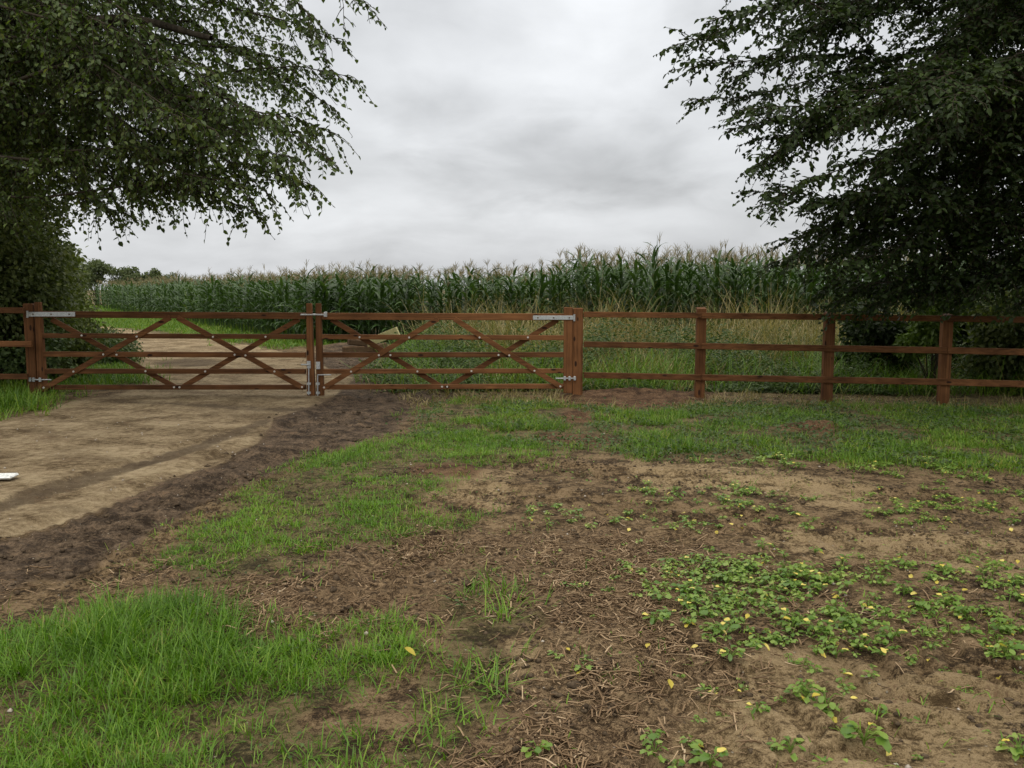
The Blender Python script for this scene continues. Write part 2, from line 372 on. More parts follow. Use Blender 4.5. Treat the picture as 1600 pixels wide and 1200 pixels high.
M['seed'] = leaf_mat('seedling_leaf', [(0, (.07, .15, .022)), (.5, (.16, .26, .040)), (.85, (.30, .38, .09)), (1, (.42, .42, .10))], .3, .4, .4, 3)
M['seedy'] = leaf_mat('yellow_leaf', [(0, (.42, .34, .05)), (.6, (.62, .50, .09)), (1, (.72, .62, .22))], .2, .5, .3, 9)
def wood_mat(name, ca, cb, axis, rough=.75):
    b = MatB(name)
    sc = {'x': (1.2, 30, 30), 'z': (30, 30, 1.2)}[axis]
    oi = b.n('ShaderNodeObjectInfo')
    add = b.n('ShaderNodeVectorMath', operation='ADD'); b.l(b.coord('Object', sc), add.inputs[0])
    vm = b.n('ShaderNodeVectorMath', operation='SCALE'); vm.inputs[0].default_value = (37, 53, 11); b.l(oi.outputs['Random'], vm.inputs['Scale']); b.l(vm.outputs[0], add.inputs[1])
    g = b.noise(add.outputs[0], 1.0, 6, .65, .6); blot = b.noise(b.coord('Object'), 2.2, 4)
    f = b.math('ADD', b.math('MULTIPLY', g, .7), b.math('MULTIPLY', blot, .45))
    c = b.ramp(f, [(.36, ca), (.55, tuple((x+y)/2 for x, y in zip(ca, cb))), (.74, cb)])
    hs = b.n('ShaderNodeHueSaturation'); b.l(c, hs.inputs['Color'])
    b.l(b.math('ADD', b.math('MULTIPLY', oi.outputs['Random'], .45), .68), hs.inputs['Value'])
    vo = b.n('ShaderNodeTexVoronoi'); vo.inputs['Scale'].default_value = 1.0
    b.l(b.coord('Object', {'x': (3.2, 8, 8), 'z': (8, 8, 3.2)}[axis]), vo.inputs['Vector'])
    kn = b.step(vo.outputs['Distance'], .10, .17)
    c2 = b.mix(b.math('SUBTRACT', 1.0, kn), hs.outputs[0], (.030, .014, .009))
    return b.done(b.bsdf(c2, rough, .12, 0, g, .5, .006).outputs[0])
WA, WB = (.036, .014, .006), (.225, .100, .040)
M['wood_x'] = wood_mat('brown_stained_rail', WA, WB, 'x'); M['wood_z'] = wood_mat('brown_stained_post', WA, WB, 'z')
M['wood_pale'] = wood_mat('pale_fresh_plank', (.46, .42, .20), (.66, .62, .34), 'x', .7)
M['wood_old'] = wood_mat('weathered_log', (.06, .036, .020), (.17, .11, .065), 'x', .9)
b = MatB('galvanised_steel'); nz = b.noise(b.coord('Object'), 60, 3)
M['steel'] = b.done(b.bsdf(b.ramp(nz, [(.3, (.36, .38, .39)), (.7, (.58, .60, .60))]), .45, .5, .55).outputs[0])
b = MatB('bolt_head'); M['bolt'] = b.done(b.bsdf((.62, .59, .54), .45, .5, .3).outputs[0])
b = MatB('bark'); v = b.coord('Object', (6, 6, 1.5)); g = b.noise(v, 2, 6, .65, .8)
M['bark'] = b.done(b.bsdf(b.ramp(g, [(.3, (.022, .018, .013)), (.7, (.075, .062, .045))]), .9, .1, 0, g, .8, .03).outputs[0])
b = MatB('flecked_white_board'); v = b.coord('Object'); g = b.noise(v, 45, 3, .7)
M['board'] = b.done(b.bsdf(b.ramp(g, [(.34, (.18, .19, .19)), (.44, (.62, .64, .63)), (.6, (.85, .86, .84))]), .6, .3).outputs[0])
b = MatB('stone'); g = b.noise(b.coord('Object'), 30, 4)
M['stone'] = b.done(b.bsdf(b.ramp(g, [(.3, (.26, .22, .18)), (.7, (.52, .47, .40))]), .8, .2).outputs[0])

def ground_material():
    b = MatB('soil'); co_ = b.coord('Object')
    z1 = b.attr('zone_a'); z2 = b.attr('zone_b')
    s1 = b.n('ShaderNodeSeparateColor'); b.l(z1.outputs['Color'], s1.inputs[0]); s2 = b.n('ShaderNodeSeparateColor'); b.l(z2.outputs['Color'], s2.inputs[0])
    nbig = b.noise(co_, .9, 5, .6, .5); nmid = b.noise(co_, 5, 6, .65, .3); nf = b.noise(co_, 38, 5, .7); nff = b.noise(co_, 150, 3, .7)
    nbk = b.math('ADD', b.math('ADD', b.math('MULTIPLY', b.math('SUBTRACT', nbig, .5), .8), b.math('MULTIPLY', b.math('SUBTRACT', nmid, .5), 1.6)), b.math('ADD', b.math('MULTIPLY', b.math('SUBTRACT', nf, .5), 1.5), b.math('MULTIPLY', b.math('SUBTRACT', nff, .5), .7)))
    def soft(m, w=1.0, cut=.5, wid=.2):          # breaks a zone's edge with soil-scale noise
        return b.step(b.math('ADD', m, b.math('MULTIPLY', nbk, w)), cut-wid, cut+wid)
    fine = b.math('ADD', b.math('MULTIPLY', nf, .55), b.math('MULTIPLY', nff, .45))
    nvf = b.noise(co_, 420, 2, .6); grit = b.math('ADD', b.math('MULTIPLY', nff, .6), b.math('MULTIPLY', nvf, .4))
    tone = b.math('ADD', b.math('MULTIPLY', b.math('SUBTRACT', nmid, .5), .85), b.math('ADD', b.math('MULTIPLY', b.math('SUBTRACT', nf, .5), .75), b.math('ADD', b.math('MULTIPLY', b.math('SUBTRACT', grit, .5), .75), .5)))
    fine = b.math('ADD', b.math('MULTIPLY', b.math('SUBTRACT', nf, .5), 1.0), b.math('ADD', b.math('MULTIPLY', b.math('SUBTRACT', grit, .5), .9), .5))
    dirt = b.ramp(tone, [(.38, (.034, .021, .011)), (.50, (.138, .092, .047)), (.63, (.30, .21, .118))])
    dry = b.ramp(tone, [(.38, (.085, .056, .027)), (.5, (.26, .185, .098)), (.64, (.42, .315, .18))])
    sand_v = b.math('ADD', b.math('MULTIPLY', b.math('SUBTRACT', b.noise(co_, 1.7, 8, .66, .3), .5), .75), b.math('ADD', b.math('MULTIPLY', b.math('SUBTRACT', b.noise(co_, 14, 5, .7, .2), .5), .6), b.math('ADD', b.math('MULTIPLY', b.math('SUBTRACT', grit, .5), .7), .5)))
    sand = b.ramp(sand_v, [(.36, (.085, .055, .026)), (.50, (.262, .194, .112)), (.66, (.42, .33, .205))])
    mud = b.ramp(tone, [(.36, (.024, .016, .010)), (.51, (.088, .060, .038)), (.66, (.185, .132, .086))])
    earth = b.ramp(tone, [(.37, (.045, .024, .012)), (.52, (.125, .068, .036)), (.68, (.20, .12, .064))])
    green = b.ramp(tone, [(.38, (.036, .031, .013)), (.50, (.098, .083, .034)), (.64, (.19, .15, .075))])
    strw = b.ramp(fine, [(.38, (.032, .019, .010)), (.51, (.135, .087, .047)), (.64, (.36, .25, .145))])
    c = b.mix(soft(s2.outputs[1], 1.1, .5, .3), dirt, dry)
    c = b.mix(b.math('MULTIPLY', soft(s1.outputs[2], 1.3), .75), c, strw)
    c = b.mix(b.math('MULTIPLY', soft(s2.outputs[2], 1.2, .5, .3), .8), c, green)
    c = b.mix(soft(s1.outputs[0], .45, .5, .15), c, sand)
    stain = b.step(b.noise(b.coord('Object', (1, 2.0, 1)), .7, 7, .62, .6), .50, .66)
    c = b.mix(b.math('MULTIPLY', b.math('MULTIPLY', stain, s1.outputs[0]), .38), c, (.088, .058, .032))
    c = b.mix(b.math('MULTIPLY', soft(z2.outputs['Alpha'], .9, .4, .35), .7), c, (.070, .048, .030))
    c = b.mix(soft(s1.outputs[1], 1.1, .5, .22), c, mud)
    c = b.mix(b.math('MULTIPLY', soft(s2.outputs[0], 1.1, .45, .3), .92), c, earth)
    vo = b.n('ShaderNodeTexVoronoi'); vo.inputs['Scale'].default_value = 30; b.l(co_, vo.inputs['Vector'])
    sel = b.n('ShaderNodeSeparateColor'); b.l(vo.outputs['Color'], sel.inputs[0])
    peb = b.math('MULTIPLY', b.math('SUBTRACT', 1.0, b.step(vo.outputs['Distance'], .12, .2)), b.step(sel.outputs[0], .90, .92))
    c = b.mix(peb, c, (.34, .29, .22))
    hgt = b.math('ADD', b.math('MULTIPLY', nmid, .8), b.math('ADD', b.math('MULTIPLY', nf, .5), b.math('MULTIPLY', grit, .25)))
    hgt = b.math('ADD', hgt, b.math('MULTIPLY', peb, .2))
    return b.done(b.bsdf(c, .92, .15, 0, hgt, 1.0, .05).outputs[0])
M['soil'] = ground_material()

# ------------------------------------------------------------------ ground: one sheet to the horizon, split along the edge of the track
def build_ground():
    vpx = np.concatenate([np.arange(1300, 560, -1.9), np.arange(560, 486, -1.2)])
    D = np.array([G(800, v)[1] for v in vpx])
    D = np.concatenate([[-400, -120, -40, -12, -4, -1.5, 0, .6, 1.1, 1.5, 1.8], D, [70, 85, 110, 160, 260, 500, 1200, 3000]])
    D = np.unique(np.round(D, 5))
    t = np.concatenate([[-6, -4, -3, -2.3, -1.8, -1.45, -1.2, -1.05], np.arange(-.95, .95, .0027), [1.05, 1.2, 1.45, 1.8, 2.3, 3, 4, 6]])
    X = t[None, :]*np.maximum(np.abs(D), 2.2)[:, None]; Y = np.repeat(D[:, None], len(t), 1)
    x, y = X.ravel(), Y.ravel()
    near = (y > .4) & (y < 75)
    z = np.zeros(len(x)); z[near] = ground_h(x[near], y[near])*(1-sst(50, 75, y[near]))
    za = np.zeros((len(x), 4)); zb = np.zeros((len(x), 4)); za[:, 3] = zb[:, 3] = 1
    vis = (y > .4) & (y < 120)
    def msk(polys, amp=1.0, blur=2):
        m = np.zeros(len(x)); m[vis] = zone(x[vis], y[vis], polys, amp)
        m = m.reshape(X.shape)
        for _ in range(blur):
            p = np.pad(m, 1, mode='edge'); m = (p[1:-1, 1:-1]*2+p[:-2, 1:-1]+p[2:, 1:-1]+p[1:-1, :-2]+p[1:-1, 2:])/6
        return m.ravel()
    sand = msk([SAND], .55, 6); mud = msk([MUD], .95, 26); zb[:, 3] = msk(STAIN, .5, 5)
    za[:, 0] = sand; za[:, 1] = mud; za[:, 2] = msk([STRAW], 1.0, 40)
    zb[:, 0] = msk(EARTH, .7, 20); zb[:, 1] = msk(DRY, 1.1, 60)
    gr = msk([GRASS_MID, GRASS_FRONT, VERGE, BACK_VERGE, BACK_RIGHT, BACK_LEFT, BACK_TRACKSIDE, GRASS_STRIP], 1.0, 40)
    gr[(y > 24) & (sand < .5) & (mud < .5)] = 1; gr[y < .3] = .6
    gr *= 1-.75*zb[:, 0]
    zb[:, 2] = gr
    # clods, hoof-sized lumps and crumbs as real relief
    n = near & (y < 30)
    rough = (.45+.12*mud+.5*za[:, 2]+.5*zb[:, 0]-.42*sand)[n]
    xx, yy = x[n], y[n]
    rdg = 1-np.abs(2*fbm(xx, yy, 3.1, 4, 71)-1)
    z[n] += (.044*(fbm(xx, yy, 4.2, 4, 77)-.5)+.045*(fbm(xx, yy, 14, 3, 81)-.5)+.026*(rdg-.6)+.020*np.maximum(fbm(xx, yy, 26, 2, 87)-.55, 0))*np.clip(rough, .04, 1.4)
    V = np.stack([x, y, z], 1)
    R, Cn = X.shape
    i = np.arange(R-1)[:, None]*Cn; j = np.arange(Cn-1)[None, :]
    Q = np.stack([i+j, i+j+1, i+Cn+j+1, i+Cn+j], -1).reshape(-1, 4)
    # smooth vertex normals of the whole sheet, so the split shows no seam
    fn = np.cross(V[Q[:, 2]]-V[Q[:, 0]], V[Q[:, 3]]-V[Q[:, 1]])
    vnrm = np.zeros_like(V)
    for c in range(4): np.add.at(vnrm, Q[:, c], fn)
    vnrm = unit(vnrm)
    onroad = sand[Q].mean(1) > .5
    for nm, sel in (('ground', ~onroad), ('track', onroad)):
        q = Q[sel]; used = np.unique(q); remap = np.zeros(len(V), np.int64); remap[used] = np.arange(len(used))
        me = mesh_np(nm, V[used], [remap[q]], M['soil'], smooth=True)
        for an, arr in (('zone_a', za), ('zone_b', zb)):
            a = me.attributes.new(an, 'FLOAT_COLOR', 'POINT'); a.data.foreach_set('color', arr[used].astype(np.float32).ravel())
        me.normals_split_custom_set_from_vertices(vnrm[used].tolist())
        tag(link(me, nm), kind='structure')
build_ground()
# smooth height lookup for things standing on it
def gz(x, y): return ground_h(np.asarray(x, float), np.asarray(y, float))

# ------------------------------------------------------------------ gates
GY = 13.1
def gp(u, v, dy=0.0): return Vector(P(u, v, GY))+Vector((0, dy, 0))
def rail(root, name, u0, v0a, v0b, u1, v1a, v1b, th, dy=0.0, mat='wood_x'):
    a, b_ = gp(u0, (v0a+v0b)/2, dy), gp(u1, (v1a+v1b)/2, dy)
    w = abs(P(u0, v0a, GY)[2]-P(u0, v0b, GY)[2])
    bm = bmesh.new(); add_beam(bm, a, b_, w, th); return bm_obj(name, bm, M[mat], root)
def stile(root, u0, u1, v0, v1, th, name='stile', dy=0.0, weather=False):
    a, b_ = gp((u0+u1)/2, v0, dy), gp((u0+u1)/2, v1, dy); b_.x = a.x
    w = P(u1, v0, GY)[0]-P(u0, v0, GY)[0]
    bm = bmesh.new(); add_box(bm, (a+b_)/2, w, th, (a-b_).length, None, .008)
    if weather:
        for v in bm.verts:      # weathered, pyramid-cut top
            if v.co.z > a.z-.02: v.co.x = a.x+(v.co.x-a.x)*.72; v.co.y = a.y+(v.co.y-a.y)*.72
    return bm_obj(name, bm, M['wood_z'], root)
def brace(root, pts, front):
    dy = -.046 if front else .046
    bm = bmesh.new(); add_beam(bm, gp(*pts[0], dy), gp(*pts[-1], dy), .075, .026, .003)
    bm_obj('brace', bm, M['wood_x'], root)
def bolt(root, u, v, front):
    p = gp(u, v, -.059 if front else -.034)
    bm = bmesh.new(); add_rod(bm, p, p+Vector((0, -.010, 0)), .0145, 10); add_rod(bm, p+Vector((0, -.010, 0)), p+Vector((0, -.015, 0)), .010, 8)
    bm_obj('bolt', bm, M['bolt'], root)
RT = .062        # thickness of gate rails
def strap(root, u0, u1, v0, v1, pin_u):
    a, b_ = gp(u0, (v0+v1)/2, -.052), gp(u1, (v0+v1)/2, -.052)
    w = abs(P(u0, v0, GY)[2]-P(u0, v1, GY)[2])
    bm = bmesh.new(); add_beam(bm, a, b_, w, .008, .002)
    o = bm_obj('hinge_strap', bm, M['steel'], root)
    for f in (.12, .5, .88):
        q = a.lerp(b_, f); bm = bmesh.new(); add_rod(bm, q+Vector((0, -.004, 0)), q+Vector((0, -.011, 0)), .011, 8); bm_obj('strap_bolt', bm, M['wood_old'], o)
    q = gp(pin_u, (v0+v1)/2, -.055); bm = bmesh.new(); add_rod(bm, q+Vector((0, 0, -.05)), q+Vector((0, 0, .05)), .016, 10); bm_obj('hinge_pin', bm, M['steel'], o)
def low_hinge(root, u_rod0, u_rod1, v, nuts):
    bm = bmesh.new(); add_rod(bm, gp(u_rod0, v, -.07), gp(u_rod1, v, -.07), .009)
    o = bm_obj('lower_hinge', bm, M['steel'], root)
    for u in nuts:
        bm = bmesh.new(); add_box(bm, gp(u, v, -.07), .034, .03, .062, None, .005); bm_obj('nut', bm, M['steel'], o)

left_gate = thing('field_gate', 'longer left leaf of the brown five-bar gate, closing across the sandy track', 'gate', (gp(270, 618).x, GY, 0.0), 'pair of brown wooden field gates')
rail(left_gate, 'top_rail', 64, 486, 496, 478, 488.2, 498.8, .07)
for a in ((64, 520.5, 528, 478, 522, 530), (64, 549.2, 557.2, 478, 550.6, 558.6), (64, 576, 583.6, 478, 576.6, 583.8), (64, 601.4, 608.6, 478, 601.2, 608.4)):
    rail(left_gate, 'rail', *a, RT)
stile(left_gate, 53, 66, 472, 612, .085, weather=True); stile(left_gate, 477, 489.3, 474, 618, .085, weather=True)
for pts, fr in (([(78, 499), (273.5, 606)], False), ([(70, 607), (268, 496)], True), ([(279, 496), (476, 606)], True), ([(282, 606), (466, 499)], False)):
    brace(left_gate, pts, fr)
for u, v, fr in ((129.5, 524, 0), (184, 554, 0), (229, 579.6, 0), (273.5, 604.6, 0), (71.8, 605, 1), (118, 580, 1), (164.5, 553.4, 1), (216.3, 525.6, 1),
                 (335, 526, 1), (385.6, 554.8, 1), (430.6, 579.8, 1), (473.5, 604, 1), (282, 604.7, 0), (322, 580, 0), (368, 554, 0), (416, 526, 0)):
    bolt(left_gate, u, v, fr)
strap(left_gate, 46, 120, 487.2, 494.4, 46)
low_hinge(left_gate, 50, 84, 592.5, (51, 56.5, 66.5))
bm = bmesh.new(); add_box(bm, gp(483.7, 569.5, -.05), .056, .012, .11, None, .004); lk = bm_obj('bolt_plate', bm, M['steel'], left_gate)
bm = bmesh.new(); add_rod(bm, gp(472.5, 569, -.075), gp(486, 569, -.075), .012); bm_obj('handle', bm, M['steel'], lk)
bm = bmesh.new(); add_rod(bm, gp(484, 574, -.065), gp(484, 616.5, -.065), .009); db = bm_obj('drop_bolt', bm, M['steel'], left_gate)
for v in (599, 613.2):
    bm = bmesh.new(); add_box(bm, gp(484, v, -.058), .058, .03, .036, None, .005); bm_obj('bolt_keeper', bm, M['steel'], db)

right_gate = thing('field_gate', 'shorter right leaf of the brown five-bar gate, between the drop bolt and the fence', 'gate', (gp(690, 618).x, GY, 0.0), 'pair of brown wooden field gates')
rail(right_gate, 'top_rail', 503, 488.8, 499.4, 882, 490.2, 500.4, .07)
for a in ((503, 522.4, 530, 882, 524, 531.4), (503, 550.4, 558.4, 882, 550.4, 558), (503, 576.6, 583.8, 882, 575.8, 583.2), (503, 601, 608.4, 882, 599.6, 607)):
    rail(right_gate, 'rail', *a, RT)
stile(right_gate, 491.8, 503.4, 474, 621, .085, weather=True); stile(right_gate, 881, 895, 480, 614, .085)
for pts, fr in (([(517, 499), (691, 606)], False), ([(505, 606.5), (685, 498)], True), ([(710, 498), (878, 605)], True), ([(699, 606), (871.5, 500)], False)):
    brace(right_gate, pts, fr)
for u, v, fr in ((562.5, 526.6, 0), (610.6, 554.6, 0), (652.6, 580, 0), (691, 603.8, 0), (507.8, 604.7, 1), (549.7, 580, 1), (593, 554.6, 1), (640, 527, 1),
                 (749.5, 527, 1), (795.7, 554.8, 1), (835, 578.8, 1), (875.2, 603, 1), (699, 603.8, 0), (736.8, 579.5, 0), (779, 554.5, 0), (824.8, 527, 0)):
    bolt(right_gate, u, v, fr)
strap(right_gate, 832.5, 897, 493, 499.4, 897)
low_hinge(right_gate, 868, 899.5, 590.4, (882, 889.5, 897.5))
bm = bmesh.new(); add_box(bm, gp(498.2, 570.5, -.05), .06, .016, .11, None, .004); bm_obj('bolt_plate', bm, M['steel'], right_gate)
bm = bmesh.new(); add_rod(bm, gp(498, 585, -.07), gp(498, 633, -.07), .009); add_rod(bm, gp(497.5, 585, -.07), gp(519, 585, -.07), .009); db = bm_obj('drop_bolt', bm, M['steel'], right_gate)
for v in (599, 613.2):
    bm = bmesh.new(); add_box(bm, gp(498, v, -.058), .058, .03, .036, None, .005); bm_obj('bolt_keeper', bm, M['steel'], db)
bm = bmesh.new()
for d in (-.066, .066): add_rod(bm, gp(472, 491.5, d), gp(509, 491.5, d), .012)
add_rod(bm, gp(472, 491.5, -.066), gp(472, 491.5, .066), .012)
lp = bm_obj('throw_over_loop', bm, M['steel'], right_gate)
bm = bmesh.new(); add_box(bm, gp(510, 491, -.062), .045, .05, .075, None, .005); bm_obj('loop_bracket', bm, M['steel'], lp)

# hanging posts: the outer ends of both gates
def square_post(u0, u1, v0, v1, label, deep=.14):
    p = gp((u0+u1)/2, v1); r = thing('gate_post', label, 'post', (p.x, GY+.02, 0), 'hanging posts of the gates')
    a, b_ = gp((u0+u1)/2, v0, .02), Vector((p.x, GY+.02, -.35)); b_.x = a.x
    w = P(u1, v0, GY)[0]-P(u0, v0, GY)[0]
    bm = bmesh.new(); add_box(bm, (a+b_)/2, w, deep, a.z-b_.z, None, .012)
    for v in bm.verts:
        if v.co.z > a.z-.02: v.co.z -= .02*abs(v.co.x-a.x)/w*2
    bm_obj('post_shaft', bm, M['wood_z'], r)
    return r
square_post(37.5, 52.3, 472.5, 616, 'thick brown square post hanging the left gate, under the tree')
square_post(895.6, 911, 479.5, 621, 'thick brown square post between the right gate and the rail fence')

# ------------------------------------------------------------------ fences
def fence(label, stations, rails, posts):
    """stations: list of (px, Y); rails: list of lists of (px, v_top, v_bottom)"""
    us = [s[0] for s in stations]; Ys = [s[1] for s in stations]
    yy = lambda u: float(np.interp(u, us, Ys))
    u0 = us[0]; p = P(u0, 600, yy(u0)); r = thing('rail_fence', label, 'fence', (p[0], p[1], 0), 'brown post and rail fences')
    for rl in rails:
        for a, b_ in zip(rl[:-1], rl[1:]):
            pa = Vector(P(a[0], (a[1]+a[2])/2, yy(a[0])-.08)); pb = Vector(P(b_[0], (b_[1]+b_[2])/2, yy(b_[0])-.08))
            w = abs(P(a[0], a[1], yy(a[0]))[2]-P(a[0], a[2], yy(a[0]))[2])
            pb = pb+(pa-pb).normalized()*.003
            bm = bmesh.new(); add_beam(bm, pa, pb, w, .04, .004); bm_obj('rail', bm, M['wood_x'], r)
    for u, v0, wpx in posts:
        t = Vector(P(u, v0, yy(u))); w = wpx/F*yy(u)
        bm = bmesh.new(); add_box(bm, (t.x, t.y, (t.z-.4)/2), w, .11, t.z+.4, None, .006)
        for v in bm.verts:
            if v.co.z > t.z-.01: v.co.z += (-.02 if v.co.y < t.y else .0)
        bm_obj('post', bm, M['wood_z'], r)
    return r
ST = [(911, 13.15), (1096, 12.92), (1297, 12.66), (1480, 12.42), (1700, 12.1), (2000, 11.6)]
fence('brown three-rail fence running right from the gate post to beneath the dark tree', ST,
      [[(912, 487, 495.5), (1096, 488.5, 497.5), (1480, 493, 502.5), (2000, 499, 512)],
       [(912, 533.5, 542.5), (1096, 536, 545.5), (1480, 542.5, 552.5), (2000, 552, 565)],
       [(912, 581.5, 590.5), (1096, 585, 594.5), (1480, 592, 602), (2000, 604, 617)]],
      [(1096, 480, 14.5), (1296.5, 487, 15.5), (1480, 490, 15.5), (1665, 494, 16), (1860, 498, 17)])
fence('short brown three-rail fence left of the gate, against the leafy hedge', [(37, 13.15), (-160, 13.1), (-500, 13.0)],
      [[(37, 480.5, 489.5), (-500, 476, 486)], [(50, 533, 542), (-500, 530, 540)], [(44, 584, 592.5), (-500, 583, 593)]],
      [(-160, 471, 15), (-350, 470, 15)])

# ------------------------------------------------------------------ timber behind the gate, board at the track's edge
pz = 17.6
a, b_ = Vector(P(574, 536, pz)), Vector(P(622, 517, pz-.5))
r = thing('plank', 'pale fresh-cut plank propped slanting on the heap of old timber behind the gate', 'plank', (a.x, pz, 0))
bm = bmesh.new(); add_beam(bm, a, b_, .16, .04, .004); bm_obj('board', bm, M['wood_pale'], r)
for i, (u0, v0, u1, v1, w, lab) in enumerate(((536, 547, 582, 545, .20, 'short weathered timber baulk lying at the bottom of the heap behind the gate'),
                                              (544, 534, 590, 537, .17, 'dark weathered timber offcut on top of the heap under the pale plank'),
                                              (586, 545, 602, 541, .22, 'pale stubby log end at the right of the timber heap'))):
    p0, p1 = Vector(P(u0, v0, pz+.1*i)), Vector(P(u1, v1, pz+.1*i+.3))
    r = thing('timber_offcut', lab, 'timber', ((p0.x+p1.x)/2, pz, 0), 'timber heap behind the gate')
    bm = bmesh.new(); add_beam(bm, p0, p1, w*.7, .15, .02); bm_obj('baulk', bm, M['wood_old'], r)
g0 = G(-4, 752)
bd = thing('board', 'flat white flecked board lying on the sandy track at the photo edge', 'board', (g0[0]-.3, g0[1], float(gz(g0[0]-.3, g0[1]))))
bm = bmesh.new(); add_box(bm, (g0[0]-.335, g0[1], float(gz(g0[0]-.3, g0[1]))+.028), .92, .16, .026, Matrix.Rotation(.10, 3, 'Z'), .012)
bm_obj('slab', bm, M['board'], bd)

# ------------------------------------------------------------------ trees
def bez(p0, p1, p2, n):
    t = np.linspace(0, 1, n)[:, None]; return (1-t)**2*p0+2*t*(1-t)*p1+t*t*p2
def grow(trunk_fn, tips, leaf_len, seed, twig=(.45, 1.1), ntw=26, droop=.35, step=.055, start=.25, rise=.8, leafw=.55, hang=0.0, sub=3, r0=.05):
    """limbs from the trunk to each tip; side twigs along them; leaves along the twigs"""
    g = np.random.default_rng(seed); limbs = []; tw = []; LP, LA, LN = [], [], []
    for tip in tips:
        tip = np.asarray(tip, float); h0 = trunk_fn(tip, g)
        mid = (h0*.45+tip*.55)+np.array([0, 0, rise*g.uniform(.1, 1.7)])*np.linalg.norm(tip-h0)/8+g.normal(0, .5, 3)*min(1, np.linalg.norm(tip-h0)/6)
        n = 16; path = bez(h0, mid, tip, n)
        sw = np.cumsum(g.normal(0, .24*min(1, (np.linalg.norm(tip-h0)/7)**1.3), (n, 3)), 0); sw -= np.linspace(0, 1, n)[:, None]*sw[-1]; path += sw*np.sin(np.linspace(0, np.pi, n))[:, None]
        Ltot = np.linalg.norm(np.diff(path, axis=0), axis=1).sum()
        limbs.append((path, r0*min(1.6, Ltot/6)*np.linspace(1, .1, n)**1.4+.003))
        nt = max(8, int(ntw*Ltot/6))
        for i in range(nt+1):
            f = start+(1-start)*(i/nt)**.85
            k_ = f*(n-1); i0 = min(int(k_), n-2); p = path[i0]+(path[i0+1]-path[i0])*(k_-i0)
            tg = unit(path[i0+1]-path[i0]); sd = unit(np.cross(tg, [0, 0, 1.0]))*(1 if i % 2 else -1)
            ln = g.uniform(*twig)*(1-.55*f**3)
            for q in range(sub):
                d = unit(tg*g.uniform(.25, 1.1)+sd*g.uniform(.1, 1.1)*(1 if q < 2 else -1)+g.normal(0, .5, 3)+np.array([0, 0, -hang]))
                if i == nt: d = unit(tg+g.normal(0, .25, 3))
                l2 = ln*g.uniform(.5, 1.1); m = 6
                tt = np.linspace(0, 1, m)[:, None]
                pts = p+d*l2*tt+np.array([0, 0, -1.0])*droop*l2*tt**2+g.normal(0, .012, (m, 3))*tt
                tw.append((pts, np.linspace(.006, .0025, m)))
                nl = max(3, int(l2/step)); fs = (np.arange(nl)+g.uniform(.3, 1, nl))/nl*(m-1.001)
                ii = fs.astype(int); pp = pts[ii]+(pts[ii+1]-pts[ii])*(fs-ii)[:, None]
                td = unit(pts[ii+1]-pts[ii]); ss = unit(np.cross(td, [0, 0, 1.0]))*np.where(np.arange(nl) % 2, 1, -1)[:, None]
                LA.append(unit(td*.6+ss*.9+g.normal(0, .35, (nl, 3))+np.array([0, 0, -.25-hang])))
                LN.append(unit(np.array([0, -.35, .8])+g.normal(0, .65, (nl, 3)))); LP.append(pp)
    LP, LA, LN = map(np.concatenate, (LP, LA, LN))
    L = leaf_len*g.uniform(.45, 1.35, len(LP))
    V, q = leaf_geo(LP, LA, LN, L, L*leafw*g.uniform(.8, 1.2, len(L)))
    return limbs, tw, V, q, np.repeat(g.random(len(LP)), 2)
def finish_tree(root, limbs, tw, V, q, rnd, leafmat, extra_trunk):
    o = np.array(root.location)
    v, f = tubes(extra_trunk, 12); link(mesh_np('trunk', v-o, [f], M['bark'], smooth=True), 'trunk', root)
    v, f = tubes(limbs, 6); v2, f2 = tubes(tw, 3)
    link(mesh_np('branches', np.concatenate([v, v2])-o, [f, f2+len(v)], M['bark'], smooth=True), 'branches', root)
    link(mesh_np('crown', V-o, [q], leafmat, {'rnd': rnd}), 'crown', root)
def trunk_path(x, y, h, r, lean=(0, 0)):
    t = np.linspace(0, 1, 14); g = np.random.default_rng(int(abs(x)*10))
    p = np.stack([x+lean[0]*t**2+.08*np.sin(5*t), y+lean[1]*t**2+.06*np.cos(4*t), -.2+(h+.2)*t], 1)
    return (p, r*(1-.72*t)*(1+.7*np.exp(-t*14)))
def tips_from(lst): return [P(u, v, d) for u, v, d in lst]

